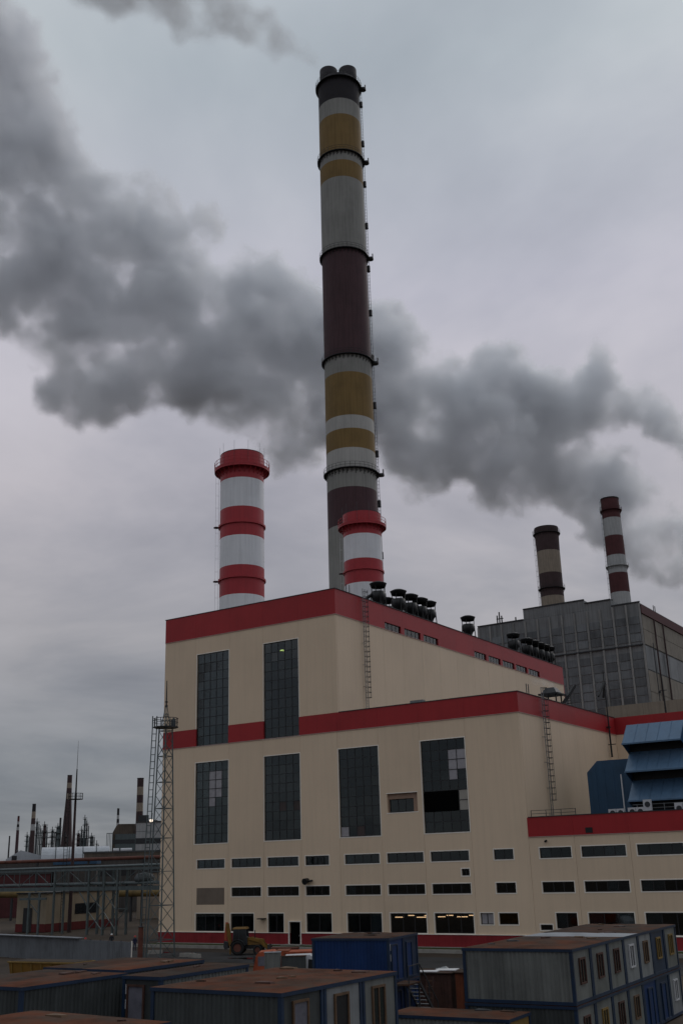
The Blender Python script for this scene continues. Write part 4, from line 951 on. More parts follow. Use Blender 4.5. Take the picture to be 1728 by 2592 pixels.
def cabin(label, loc, rz, Lx, Wy, Hh, wall='k_grey', end='k_grey', roof='k_roof', post='k_post', feat='window', group='site cabins', ffr='wood', feat2=None, roof_debris=True, fy=.5):
    """long axis local x, from 0 to Lx; width 0..Wy; the end at x=Lx carries the window or door"""
    t = thing('site_cabin', label, 'cabin', loc, rz, group)
    P = .16
    for x in (0, Lx - P):
        for y in (0, Wy - P): BX('corner_post', M[post], t, x, x + P, y, y + P, 0, Hh - .13)
    b = MB(); b.box(P, Lx - P, .01, .12, 0, .16).box(P, Lx - P, Wy - .12, Wy - .01, 0, .16).box(.01, .12, P, Wy - P, 0, .16).box(Lx - .12, Lx - .01, P, Wy - P, 0, .16)
    b.build('base_frame', M[post], t)
    corrugated('side_wall', M[wall], t, (P, .055), (Lx - P, .055), .16, Hh - .13, out=(0, -1)); corrugated('side_wall', M[wall], t, (Lx - P, Wy - .055), (P, Wy - .055), .16, Hh - .13, out=(0, 1))
    corrugated('end_wall', M[wall], t, (.055, Wy - P), (.055, P), .16, Hh - .13, out=(-1, 0))
    BX('end_wall', M[end], t, Lx - .09, Lx - .05, P, Wy - P, .16, Hh - .13)
    # roof: shallow pitched, uneven rusted sheet with a rim
    nx, ny = 10, 4; vs = []; fs = []
    for j in range(ny + 1):
        for i in range(nx + 1):
            e = (i in (0, nx) or j in (0, ny))
            vs.append((-.03 + (Lx + .06) * i / nx, -.03 + (Wy + .06) * j / ny, Hh + (0 if e else .05 + random.uniform(-.03, .03))))
    for j in range(ny):
        for i in range(nx): q = j * (nx + 1) + i; fs.append((q, q + 1, q + nx + 2, q + nx + 1))
    b = MB().add(vs, fs, True); r_ = b.build('roof', M[roof], t)
    b = MB(); b.box(-.03, Lx + .03, -.03, .0, Hh - .14, Hh - .005).box(-.03, Lx + .03, Wy, Wy + .03, Hh - .14, Hh - .005).box(-.03, .0, .001, Wy - .001, Hh - .14, Hh - .005).box(Lx, Lx + .03, .001, Wy - .001, Hh - .14, Hh - .005)
    b.build('roof_rim', M[post], r_)
    if roof_debris:
        for k in range(random.randint(1, 3)):
            x, y = random.uniform(.6, Lx - .9), random.uniform(.4, Wy - .7); s = random.uniform(.12, .4)
            MB().hexa([(x, y, Hh + .03), (x + s * 2, y + .1, Hh + .03), (x + s * 2.1, y + s, Hh + .03), (x, y + s, Hh + .03)], [(x, y, Hh + .1), (x + s * 1.9, y + .1, Hh + .11), (x + s * 2, y + s, Hh + .1), (x + .05, y + s, Hh + .12)]).build('roof_scrap', M[random.choice(['dwood', 'k_roofb', 'wood', 'dsteel'])], r_)
    cy = Wy * fy
    def opening(y0, y1, z0, z1, fm, inner, nm):
        f = MB()
        for bx in ((y0 - .09, y0, z0 - .09, z1 + .09), (y1, y1 + .09, z0 - .09, z1 + .09), (y0, y1, z0 - .09, z0), (y0, y1, z1, z1 + .09)): f.box(Lx - .045, Lx + .03, *bx)
        w = f.build(nm, M[fm], t); BX('pane' if nm == 'window' else 'leaf', M[inner], w, Lx - .045, Lx - .02, y0, y1, z0, z1)
        if nm == 'window': BX('mullion', M[fm], w, Lx - .019, Lx + .02, (y0 + y1) / 2 - .03, (y0 + y1) / 2 + .03, z0, z1)
    if feat == 'window': opening(cy - .38, cy + .38, .95, 2.0, ffr, 'vglass', 'window')
    if feat == 'tallwindow': opening(cy - .42, cy + .42, .7, 2.1, ffr, 'vglass', 'window')
    if feat == 'door': opening(cy - .42, cy + .42, .2, 2.15, ffr, 'lglass', 'door')
    if feat == 'bluedoor': opening(cy - .42, cy + .42, .2, 2.1, 'k_post', 'k_blue', 'door')
    if feat == 'opendoor': opening(cy - .42, cy + .42, .2, 2.1, ffr, 'black', 'door')  # black leaf painted as the unlit inside of an open doorway
    if feat2 == 'paper': 
        for z_ in (1.25, 1.85): BX('notice', M['paper'], t, Lx - .048, Lx - .038, cy - .78, cy - .52, z_, z_ + .38)
    return t
ZU, HU = 2.72, 2.58
# front row of three, two storeys
Y3 = [33.4, 36.13, 38.87]
feats = [('door', 'wood', 'k_shaded', 'door with a pale glazed leaf'), ('opendoor', 'wood', 'k_grey2', 'dark open doorway and paler end wall'), ('tallwindow', 'wood', 'k_grey', 'tall wood-framed window')]
for i, y in enumerate(Y3):
    cabin('upper grey site cabin of the near row with %s' % feats[i][3], (-31.0, y, ZU), 0, 6.3, 2.68, HU, wall='k_shaded', end=feats[i][2], feat=feats[i][0], ffr=feats[i][1], group='near row of grey site cabins', fy=.45)
    cabin('lower grey site cabin under the one with %s' % feats[i][3], (-31.0, y, 0.08), 0, 6.3, 2.68, HU + .05, feat='window', group='near row of grey site cabins', roof_debris=False)
# left group, long axis along y
def ycabin(label, x0, y0, ln, w=2.68, **k): return cabin(label, (x0 + w, y0, ZU), R(90), ln, w, HU, **{'wall': 'k_shaded', 'end': 'k_shaded', **k})
def ybase(label, x0, y0, ln, w=2.68): return cabin(label, (x0 + w, y0, .08), R(90), ln, w, HU + .05, roof_debris=False, feat='window', group='left group of grey site cabins')
G2 = 'left group of grey site cabins'
ycabin('upper grey site cabin with long ribbed side and thin blue posts, rust roof edge', -39.0, 31.6, 5.95, group=G2, roof='k_roof')
ycabin('upper grey site cabin beside the long ribbed one, brown roof strewn with scrap', -41.75, 31.8, 5.95, group=G2, roof='k_roofb')
ycabin('upper grey site cabin behind the long ribbed one, plain rust roof', -40.1, 38.5, 5.6, group=G2, roof='k_roof')
ycabin('upper grey site cabin furthest back in the left group, brown roof', -42.85, 38.6, 5.6, group=G2, roof='k_roofb')
for i, (x, y) in enumerate(((-39.0, 31.6), (-41.75, 31.8), (-40.1, 38.5), (-42.85, 38.6))): ybase('lower grey site cabin under the ' + ['long ribbed one with rust roof edge', 'one with a scrap-strewn brown roof', 'one with a plain rust roof', 'furthest back brown-roofed one'][i], x, y, 5.9)
c2 = cabin('upper grey site cabin with brown end door, notice and blue roof edge', (-35.65, 42.6, ZU), R(-90), 6.0, 2.25, HU, group=G2, roof='k_roofb', feat='door', ffr='dwood', feat2='paper', wall='k_grey', end='k_shaded', fy=.35)
cabin('lower grey site cabin under the one with the brown end door', (-35.65, 42.6, .08), R(-90), 6.0, 2.25, HU + .05, group=G2, roof_debris=False)
cabin('nearest site cabin with a broad bare rust roof', (-30.1, 23.9, ZU), R(-4), 6.4, 2.75, HU, group='near row of grey site cabins', roof='k_roof')
cabin('site cabin beside the one with the broad rust roof, its own roof browner', (-30.3, 21.0, ZU), R(-4), 6.4, 2.75, HU, group='near row of grey site cabins', roof='k_roofb')
for y in (23.9, 21.0): cabin('lower site cabin under the %s' % ('broad bare rust roof' if y > 22 else 'browner roof beside the broad rust one'), (-30.1, y, .08), R(-4), 6.4, 2.7, HU + .05, group='near row of grey site cabins', roof_debris=False)
# right-hand row of seven, two storeys, slightly turned
RZ = R(2.6); W7 = 2.86
up7 = [('window', 'dwood', 'k_grey', 'k_roof', 'dark window at the row end by the low rust roof', 'k_grey'), ('window', 'dwood', 'k_grey', 'k_roof', 'dark window between two other dark windows', 'k_grey'), ('window', 'dwood', 'k_grey', 'k_roofb', 'dark window beside the pale-roofed cabin', 'k_grey'),
       ('window', 'wframe', 'k_grey2', 'k_roofg', 'white-framed window and pale grey roof', 'k_grey2'), ('window', 'wood', 'k_grey2', 'k_roofb', 'brown-framed window beside the pale-roofed cabin', 'k_grey'), ('window', 'ywood', 'k_post', 'k_roofb', 'yellow-framed window in a blue end wall', 'k_grey'), ('window', 'ywood', 'k_grey', 'k_roofb', 'yellow-framed window at the lawn end of the row', 'k_grey')]
lo7 = [('window', 'dwood', 'k_grey'), ('window', 'ywood', 'k_grey'), ('window', 'dwood', 'k_grey'), ('window', 'wood', 'k_grey'), ('bluedoor', 'wood', 'k_blue'), ('bluedoor', 'wood', 'k_post'), ('window', 'wframe', 'k_grey2')]
ux = Vector((-math.sin(RZ), math.cos(RZ)))
for i in range(7):
    x, y = -27.6 + ux.x * i * (W7 + .04), 53.2 + ux.y * i * (W7 + .04)
    f = up7[i]; cabin('upper cabin of long row, %s' % f[4], (x, y, ZU + .02), RZ, 5.95, W7, HU, wall=f[5], end=f[2], roof=f[3], feat=f[0], ffr=f[1], group='long two-storey row of site cabins', fy=.5)
    f = lo7[i]; cabin('lower cabin below upper one, %s' % up7[i][4], (x, y, .08), RZ, 5.95, W7, HU + .05, wall='k_shaded', end=f[2], feat=f[0], ffr=f[1], group='long two-storey row of site cabins', roof_debris=False)
cabin('single-storey site cabin with patchy rust roof in front of the long row', (-29.3, 48.0, .08), R(3), 6.4, 2.75, HU + .05, roof='k_roof', group=None, end='ywood', feat='none')
# blue pair by the stair
RB = R(9)
vx = Vector((math.cos(RB), math.sin(RB))); vy = Vector((-vx.y, vx.x))
for i in range(2):
    p = Vector((-40.85, 58.5)) + vy * i * 2.5
    cabin(['upper deep blue site cabin with notices on its end, beside the stair', 'upper deep blue site cabin behind the one with notices'][i], (p.x, p.y, ZU), RB, 5.2, 2.46, HU, wall='k_blue', end='k_blue' if i == 0 else 'k_post', roof='k_roofb', feat='bluedoor', group='blue site cabins', feat2='paper' if i == 0 else None, fy=.35)
    cabin(['lower deep blue site cabin below the notices', 'lower deep blue site cabin behind the stair'][i], (p.x, p.y, .08), RB, 5.2, 2.46, HU + .05, wall='k_blue', end='k_blue', feat='bluedoor', group='blue site cabins', roof_debris=False)
p = Vector((-40.85, 58.5)) + vx * 5.25
stt = thing('steel_stair', 'steel outside stair with handrail on the blue site cabins', 'stair', (p.x, p.y, 0), RB)
BX('landing', M['k_roofb'], stt, .05, 1.05, .2, 2.2, 2.62, 2.72)
for s in (.08, 1.0): MB().bar((s, 2.2, 2.62), (s, 5.3, .1), .08, .2).build('stringer', M['dsteel'], stt)
for k in range(10): BX('tread', M['steel'], stt, .12, .96, 2.25 + k * .3, 2.5 + k * .3, 2.44 - k * .25, 2.49 - k * .25)
for (y, z) in ((.25, 2.72), (2.15, 2.72), (3.7, 1.45), (5.2, .2)): BX('baluster', M['dsteel'], stt, 1.0, 1.05, y, y + .05, z, z + 1.0)
MB().bar((1.03, .25, 3.7), (1.03, 2.15, 3.7), .05).bar((1.03, 2.15, 3.7), (1.03, 5.22, 1.2), .05).build('handrail', M['dsteel'], stt)
for (y) in (.3, 2.0): BX('prop', M['dsteel'], stt, .95, 1.03, y, y + .08, 0, 2.61)
# sheds behind the stair, lumber
def shed(name, label, loc, rz, sx_, sy_, sz, m, extra=None):
    t = thing(name, label, 'shed', loc, rz)
    n = int(sx_ / .25)
    BX('wall', M['dwood'], t, .03, sx_ - .03, .03, sy_ - .03, 0, sz)
    for k in range(n): BX('plank', M[m], t, k * sx_ / n + .008, (k + 1) * sx_ / n - .008, 0, .028, .02, sz - random.random() * .03)
    n = int(sy_ / .25)
    for k in range(n): BX('plank', M[m], t, sx_ - .028, sx_, k * sy_ / n + .04, (k + 1) * sy_ / n - .008, .02, sz - random.random() * .03)
    BX('roof', M['k_roofb'], t, -.1, sx_ + .1, -.1, sy_ + .1, sz + .005, sz + .06)
    BX('door', M['dwood'], t, sx_ * .35, sx_ * .7, -.03, -.001, .05, 2.0)
    if extra: 
        for (x0, x1, y0, y1, z) in extra: MB().hexa([(x0, y0, z), (x1, y0 + .1, z), (x1, y1, z + .02), (x0 - .1, y1, z)], [(x0, y0, z + .05), (x1, y0 + .1, z + .05), (x1, y1, z + .08), (x0 - .1, y1, z + .05)]).build('white_sheet', M['paper'], t)
    return t
shed('plank_shed', 'dark brown plank shed with white sheets on its roof behind the stair', (-38.3, 67.2, 0), R(10), 2.3, 2.4, 2.55, 'dwood', [(-.1, 1.3, 0, .8, 2.62), (.9, 2.3, .9, 2.0, 2.63)])
shed('plank_shed', 'rusty orange plank shed beside the dark brown one', (-35.7, 67.6, 0), R(6), 1.7, 2.2, 2.6, 'rorange')
ld = thing('leaning_ladder', 'slim wooden ladder leaning by the dark brown shed', 'ladder', (-36.6, 65.0, 0), R(25))
for s in (0, .42): MB().bar((s, 0, 0), (s + .1, .9, 2.5), .06).build('rail', M['dwood'], ld)
for k in range(7): MB().bar((.02 + .013 * k, .12 * k + .1, .33 * k + .28), (.44 + .013 * k, .12 * k + .1, .33 * k + .28), .04).build('rung', M['wood'], ld)
lp = thing('timber_landing', 'low timber landing with pale boards and steps at the long cabin row', 'landing', (-31.2, 56.2, 0), R(4))
for k in range(8): BX('board', M['pale'], lp, .05, 2.2, k * .24, k * .24 + .22, 1.25, 1.31)
for x in (.1, 2.0):
    for y in (.1, 1.7): BX('leg', M['dwood'], lp, x, x + .1, y, y + .1, 0, 1.245)
for k in range(4): BX('step', M['wood'], lp, .2, 2.0, -.3 - k * .28, -.05 - k * .28, 1.0 - k * .27, 1.05 - k * .27)
for s in (.2, 1.95): MB().bar((s, 0, 1.15), (s, -1.25, .05), .05, .15).build('stringer', M['dwood'], lp)
bp = thing('tarpaulin_heap', 'crumpled grey-green tarpaulin over a heap with a red plastic sheet', 'tarpaulin', (-40.0, 74.0, 0))
b = MB(); n = 14; vs = []; fs = []
for j in range(n + 1):
    for i in range(n + 1):
        u, v = i / n * 2 - 1, j / n * 2 - 1; e = max(0, 1 - u * u) * max(0, 1 - v * v)
        vs.append((u * 1.7, v * 1.4, e ** .6 * 2.3 + (random.uniform(-.12, .12) if e > 0 else 0)))
for j in range(n):
    for i in range(n): q = j * (n + 1) + i; fs.append((q, q + 1, q + n + 2, q + n + 1))
b.add(vs, fs, True).build('cover', M['k_grey2'], bp)
MB().hexa([(.7, -1.2, 1.2), (2.6, -.9, 1.2), (2.8, .3, 1.3), (.9, .2, 1.9)], [(.7, -1.2, 1.3), (2.6, -.9, 1.3), (2.8, .3, 1.4), (.9, .2, 2.0)]).build('red_sheet', M['hred'], bp)

# ------------------------------------------------------------------ sheet fence, skip, post
A_, B2 = Vector((-117, 95.4)), Vector((-86.2, 89.6)); d = B2 - A_; a = math.atan2(d.y, d.x)
fe = thing('sheet_fence', 'grey ribbed sheet metal fence with pale capping across the yard', 'fence', (A_.x, A_.y, 0), a)
n = 16; wl = d.length / n
for k in range(n): corrugated('panel', M['fence'], fe, (k * wl + .01, 0), ((k + 1) * wl - .01, 0), .05, 2.55 if k < 11 else 2.42, .3, .05, (0, -1))
BX('capping', M['k_roofg'], fe, 0, wl * 11, -.4, .5, 2.56, 2.64)
for k in range(n + 1): BX('post', M['dsteel'] if k < n else M['trim'], fe, k * wl - .05, k * wl + .05, .04, .14, 0, 2.5)
sk = thing('waste_skip', 'yellow-brown open waste skip in front of the sheet fence', 'skip', (-79.0, 67.4, 0), R(4))
MB().hexa([(0, .3, .2), (7, .3, .2), (7, 2.0, .2), (0, 2.0, .2)], [(-.3, 0, 2.35), (7.4, 0, 2.35), (7.4, 2.3, 2.35), (-.3, 2.3, 2.35)]).build('hull', M['yellow'], sk)
for k in range(7): MB().bar((k * 1.15 + .1, .25, .3), (k * 1.15 + .1, -.03, 2.3), .1).build('rib', M['ywood'], sk)
BX('rim', M['ywood'], sk, -.4, 7.5, -.1, 2.4, 2.36, 2.46); BX('fill', M['dirt'], sk, -.2, 7.3, .1, 2.2, 2.465, 2.5)
rpst = thing('rusty_post', 'thick rusty steel post standing in the yard by the fence end', 'post', (-90.7, 95.8, 0))
MB().cyl((0, 0, 0), (0, 0, 3.5), .30, .27, 14).build('tube', M['rust'], rpst); MB().cyl((0, 0, 3.5), (0, 0, 3.6), .34, .34, 14).build('flange', M['dsteel'], rpst)

# ------------------------------------------------------------------ vehicles
def wheel(t, x, y, r_, w=.35, hub='dsteel'):
    o = MB().lathe([(r_ * .6, -w / 2), (r_ * .93, -w / 2), (r_, -w / 2 + .06), (r_, w / 2 - .06), (r_ * .93, w / 2), (r_ * .6, w / 2)], 24, close=True)
    o.v = [(vx_ + x, vz_ + y, vy_ + r_) for vx_, vy_, vz_ in o.v]; q = o.build('wheel', M['tyre'], t)
    MB().cyl((x, y - w * .35, r_), (x, y + w * .35, r_), r_ * .58, None, 16).build('rim', M[hub], q)
bh = thing('backhoe_loader', 'yellow backhoe loader with folded rear boom and lowered front bucket by the wall', 'backhoe', (-83.6, 105.4, 0), R(28))
for y in (-.95, .95): wheel(bh, -.35, y, .78, .5, 'rust'); wheel(bh, 2.0, y, .52, .35, 'rust')
BX('chassis', M['black'], bh, -1.0, 2.5, -.42, .42, .6, 1.05)
MB().hexa([(.75, -.5, 1.05), (2.7, -.45, 1.05), (2.7, .45, 1.05), (.75, .5, 1.05)], [(.75, -.5, 1.85), (2.6, -.4, 1.6), (2.6, .4, 1.6), (.75, .5, 1.85)]).build('bonnet', M['yellow'], bh)
for y in (-.95, .95): b = MB(); [b.bar((-.35 + .9 * math.cos(R(q)), y, .78 + .9 * math.sin(R(q))), (-.35 + .9 * math.cos(R(q + 25)), y, .78 + .9 * math.sin(R(q + 25))), .5, .05) for q in range(15, 165, 25)]; b.build('mudguard', M['dsteel'], bh)
cb = MB().hexa([(-.95, -.75, 1.1), (.74, -.75, 1.1), (.74, .75, 1.1), (-.95, .75, 1.1)], [(-.85, -.7, 2.8), (.55, -.7, 2.8), (.55, .7, 2.8), (-.85, .7, 2.8)]).build('cab', M['vglass'], bh)
MB().hexa([(-1.0, -.82, 2.805), (.72, -.82, 2.805), (.72, .82, 2.805), (-1.0, .82, 2.805)], [(-.9, -.72, 2.98), (.6, -.72, 2.98), (.6, .72, 2.98), (-.9, .72, 2.98)]).build('cab_roof', M['yellow'], cb)
for (x0, x1) in ((-.96, -.86), (-.2, -.2), (.75, .56)):
    for s in (-1, 1): MB().bar((x0, s * .77, 1.1), (x1, s * .72, 2.8), .08).build('cab_pillar', M['dsteel'], cb)
for s in (-.62, .62): MB().bar((1.0, s, 1.75), (2.2, s, 1.45), .16, .3).bar((2.2, s, 1.45), (3.3, s, .45), .16, .28).build('loader_arm', M['yellow'], bh)
MB().prism([(3.2, .15), (4.15, .08), (4.2, .16), (3.55, .32), (3.3, 1.05), (3.2, 1.0)], lambda a_, c_: (a_, -1.1, c_), lambda a_, c_: (a_, 1.1, c_)).build('front_bucket', M['dsteel'], bh)
BX('kingpost', M['black'], bh, -1.35, -1.0, -.4, .4, .5, 1.3)
MB().bar((-1.35, 0, 1.0), (-1.75, 0, 3.4), .28, .42).build('boom', M['yellow'], bh)
MB().bar((-1.8, .05, 3.55), (-2.0, .05, 1.6), .22, .3).build('dipper', M['orange'], bh)
MB().prism([(-2.1, 1.5), (-1.65, 1.4), (-1.55, .7), (-2.0, .55), (-2.15, .9)], lambda a_, c_: (a_, -.35, c_), lambda a_, c_: (a_, .35, c_)).build('rear_bucket', M['dsteel'], bh)
for s in (-.8, .8): MB().bar((-1.2, s, 1.5), (-1.25, s, .1), .16).build('stabiliser', M['yellow'], bh)
MB().cyl((1.5, .25, 1.7), (1.5, .25, 2.6), .05, None, 8).build('exhaust', M['black'], bh)

tr = thing('dump_truck', 'orange dump truck with blunt cab half hidden behind the grey tank', 'truck', (-60.65, 78.3, 0), R(32))
for x in (1.0, 4.6, 6.0):
    for y in (-1.0, 1.0): wheel(tr, x, y, .5, .35)
BX('chassis', M['black'], tr, .3, 7.0, -.5, .5, .6, .95)
prof = [(0, .7), (-.08, 1.4), (.02, 1.75), (.18, 2.5), (.4, 2.72), (1.6, 2.8), (1.85, 2.66), (1.9, .7)]
cbt = MB().prism(prof, lambda a_, c_: (a_, -1.22, c_), lambda a_, c_: (a_, 1.22, c_)).build('cab', M['orange'], tr)
MB().prism([(-.03, 1.68), (.12, 2.4), (.15, 2.4), (.0, 1.68)], lambda a_, c_: (a_ - .03, -1.08, c_), lambda a_, c_: (a_ - .03, 1.08, c_)).build('windscreen', M['lglass'], cbt)
for s in (-1, 1): BX('side_window', M['lglass'], cbt, .35, 1.5, s * 1.235 - .012, s * 1.235 + .012, 1.65, 2.4)
for s in (-1, 1): BX('headlight', M['wframe'], cbt, -.10, -.05, s * .9 - .15, s * .9 + .15, .85, 1.05)
for s in (-1, 1): MB().bar((.0, s * 1.3, 2.5), (.0, s * 1.45, 2.0), .12).build('mirror', M['black'], cbt)
MB().hexa([(2.3, -1.1, 1.1), (7.0, -1.1, 1.1), (7.0, 1.1, 1.1), (2.3, 1.1, 1.1)], [(2.2, -1.25, 2.7), (7.3, -1.25, 2.7), (7.3, 1.25, 2.7), (2.2, 1.25, 2.7)]).build('dump_body', M['orange'], tr)
MB().hexa([(1.95, -1.1, 2.72), (3.0, -1.1, 2.72), (3.0, 1.1, 2.72), (1.95, 1.1, 2.72)], [(1.9, -1.1, 2.8), (3.0, -1.1, 2.8), (3.0, 1.1, 2.8), (1.9, 1.1, 2.8)]).build('headboard', M['rorange'], tr)
for k in range(6): BX('body_rib', M['rorange'], tr, 2.6 + k * .85, 2.72 + k * .85, -1.3, -1.24, 1.3, 2.65)
gx = thing('equipment_box', 'plain grey steel equipment box standing before the orange truck', 'box', (-56.7, 74.4, 0), R(32))
corrugated('side_wall', M['k_grey'], gx, (0, 0), (1.3, 0), .1, 2.95, .4, .03, (0, -1)); BX('core', M['k_grey'], gx, 0, 1.3, .03, .85, 0, 2.96); BX('lid', M['k_roofg'], gx, -.04, 1.34, -.06, .89, 2.965, 3.0)
gx = thing('equipment_box', 'wider low grey steel equipment box next to the white van', 'box', (-55.5, 75.1, 0), R(32))
corrugated('side_wall', M['k_shaded'], gx, (0, 0), (2.0, 0), .1, 2.62, .4, .03, (0, -1)); BX('core', M['k_grey'], gx, 0, 2.0, .03, .6, 0, 2.63); BX('lid', M['k_roofb'], gx, -.04, 2.04, -.06, .64, 2.635, 2.68)
vn = thing('white_van', 'white van nose and windscreen showing beside the blue cabin', 'van', (-56.4, 76.67, 0), R(32))
prof = [(0, .4), (0, 2.5), (.15, 2.62), (2.2, 2.66), (2.6, 2.5), (3.15, 1.75), (3.75, 1.35), (3.9, 1.1), (3.95, .4)]
vb = MB().prism(prof, lambda a_, c_: (a_, -.98, c_), lambda a_, c_: (a_, .98, c_)).build('body', M['white'], vn)
for s in (-1, 1):
    MB().prism([(2.05, 1.55), (2.1, 2.35), (2.5, 2.3), (2.9, 1.72), (2.9, 1.55)], lambda a_, c_, s=s: (a_, s * .985, c_), lambda a_, c_, s=s: (a_, s * 1.0, c_)).build('side_window', M['vglass'], vb)
    BX('headlight', M['wframe'], vb, 3.9, 3.97, s * .7 - .15, s * .7 + .15, .85, 1.1)
    for x in (.8, 3.1): wheel(vn, x, s * .88, .34, .22)
    MB().bar((2.75, s * 1.0, 1.7), (2.72, s * 1.2, 1.55), .14, .26).build('mirror', M['white'], vb)
MB().prism([(2.63, 2.47), (3.13, 1.78), (3.15, 1.8), (2.65, 2.49)], lambda a_, c_: (a_ + .012, -.85, c_), lambda a_, c_: (a_ + .012, .85, c_)).build('windscreen', M['vglass'], vb)

# ------------------------------------------------------------------ yard clutter
def puddle(name, x, y, rx, ry, seed):
    rn = random.Random(seed); n = 26; pts = []
    for i in range(n):
        t_ = 2 * math.pi * i / n; q = 1 + .22 * math.sin(2 * t_ + seed) + .14 * math.sin(5 * t_ + 2 * seed) + rn.uniform(-.05, .05); pts.append((x + rx * q * math.cos(t_), y + ry * q * math.sin(t_), .004))
    struct(MB().add(pts, [tuple(range(n))]).build(name, M['water']))
puddle('puddle', -78, 101, 3.2, 1.0, 2); puddle('puddle', -97, 105.5, 2.4, .7, 5); puddle('puddle', -70, 93, 2.6, .9, 8); puddle('puddle', -47, 84, 2.2, .8, 3)
for k, (x, y, rz, lb) in enumerate(((-88.4, 101.2, 20, 'concrete kerb block lying askew in the yard before the backhoe'), (-86.6, 100.5, -12, 'concrete kerb block lying level beside the askew one'), (-95.6, 103.6, 40, 'concrete kerb block dropped near the rusty post'))):
    t = thing('concrete_block', lb, 'block', (x, y, -.02), R(rz), 'loose concrete blocks in the yard')
    MB().hexa([(-.9, -.25, 0), (.9, -.25, 0), (.9, .25, 0), (-.9, .25, 0)], [(-.85, -.22, .42), (.85, -.22, .42), (.85, .22, .42), (-.85, .22, .42)]).build('body', M['kerb'], t)
    for s_ in (-.5, .5): MB().bar((s_ - .1, 0, .42), (s_, 0, .52), .03).bar((s_, 0, .52), (s_ + .1, 0, .42), .03).build('lifting_loop', M['rust'], t)
pbn = thing('pipe_bundle', 'short bundle of rusty pipes on sleepers beside the backhoe', 'pipes', (-78.6, 104.6, -.02), R(18))
for x in (.4, 2.6): BX('sleeper', M['dwood'], pbn, x, x + .18, -.7, .7, 0, .16)
for j, n_ in enumerate((4, 3, 2)):
    for k in range(n_): MB().cyl((0, -.5 + j * .14 + k * .29, .3 + j * .25), (3.2, -.5 + j * .14 + k * .29, .3 + j * .25), .14, None, 10).build('pipe', M['rust'], pbn)
plt_ = thing('pallet_stack', 'uneven stack of grey timber pallets by the blue cabins', 'pallets', (-45.5, 70.5, 0), R(15))
for j in range(7):
    dx, dy = random.uniform(-.06, .06), random.uniform(-.06, .06)
    for k in range(5): BX('board', M['wood'], plt_, dx, dx + 1.2, dy + k * .17, dy + k * .17 + .12, j * .15 + .11, j * .15 + .135)
    for x in (0, .52, 1.05): BX('bearer', M['dwood'], plt_, dx + x, dx + x + .12, dy, dy + .8, j * .15, j * .15 + .109)

# ------------------------------------------------------------------ workers
def worker(loc, rz, cloth, helmet, label, bend=0.0):
    t = thing('person', label, 'person', loc, rz)
    J = dict(pel=(0, 0, .95), belly=(0, .02, 1.12), chest=(.0, .0, 1.35), neck=(0, -.02, 1.5), hip1=(.1, 0, .9), knee1=(.12, -.06, .5), ank1=(.12, 0, .09), toe1=(.13, -.17, .04), hip2=(-.1, 0, .9), knee2=(-.12, -.02, .5), ank2=(-.13, .06, .09), toe2=(-.14, -.11, .04),
             sh1=(.2, 0, 1.42), el1=(.27, .02, 1.14), wr1=(.24, -.14, .95), sh2=(-.2, 0, 1.42), el2=(-.28, .04, 1.15), wr2=(-.26, -.08, .93))
    rad = dict(pel=.16, belly=.15, chest=.17, neck=.07, hip1=.1, knee1=.075, ank1=.055, toe1=.04, hip2=.1, knee2=.075, ank2=.055, toe2=.04, sh1=.085, el1=.06, wr1=.045, sh2=.085, el2=.06, wr2=.045)
    E = [('pel', 'belly'), ('belly', 'chest'), ('chest', 'neck'), ('pel', 'hip1'), ('hip1', 'knee1'), ('knee1', 'ank1'), ('ank1', 'toe1'), ('pel', 'hip2'), ('hip2', 'knee2'), ('knee2', 'ank2'), ('ank2', 'toe2'), ('chest', 'sh1'), ('sh1', 'el1'), ('el1', 'wr1'), ('chest', 'sh2'), ('sh2', 'el2'), ('el2', 'wr2')]
    ks = list(J); me = bpy.data.meshes.new('body'); me.from_pydata([J[k] for k in ks], [(ks.index(a), ks.index(b)) for a, b in E], [])
    o = bpy.data.objects.new('body', me); COL.objects.link(o)
    o.modifiers.new('s', 'SKIN'); lay = me.skin_vertices[0].data
    for i, k in enumerate(ks): lay[i].radius = (rad[k], rad[k]); lay[i].use_root = (k == 'pel')
    s = o.modifiers.new('d', 'SUBSURF'); s.levels = 1
    dg = bpy.context.evaluated_depsgraph_get(); m2 = bpy.data.meshes.new_from_object(o.evaluated_get(dg)); bpy.data.objects.remove(o)
    m2.materials.clear(); m2.materials.append(M[cloth]); m2.name = 'body'
    bo = mesh_obj('body', m2, None, t, (0, 0, 0))
    MB().lathe([(.01, 1.52), (.07, 1.53), (.095, 1.6), (.1, 1.66), (.085, 1.73), (.01, 1.76)], 12, (0, -.03, 0)).build('head', M['skin'], t)
    MB().lathe([(.16, 1.68), (.13, 1.69), (.125, 1.76), (.08, 1.82), (.01, 1.84)], 14, (0, -.03, 0)).build('helmet', M[helmet], t)
    for s_ in ('1', '2'):
        w = Vector(J['wr' + s_]); MB().cyl(w, w + Vector((0, -.04, -.09)), .04, .03, 8).build('hand', M['skin'], t)
worker((-109.1, 109.7, -.02), R(40), 'cloth', 'hwhite', 'worker in dark clothes and white helmet near the trestle legs')
worker((-102.0, 106.7, -.02), R(70), 'cloth2', 'hred', 'worker in dark blue clothes near the rusty post')
worker((-106.5, 102.5, -.02), R(20), 'cloth', 'hred', 'worker with red helmet showing above the sheet fence')

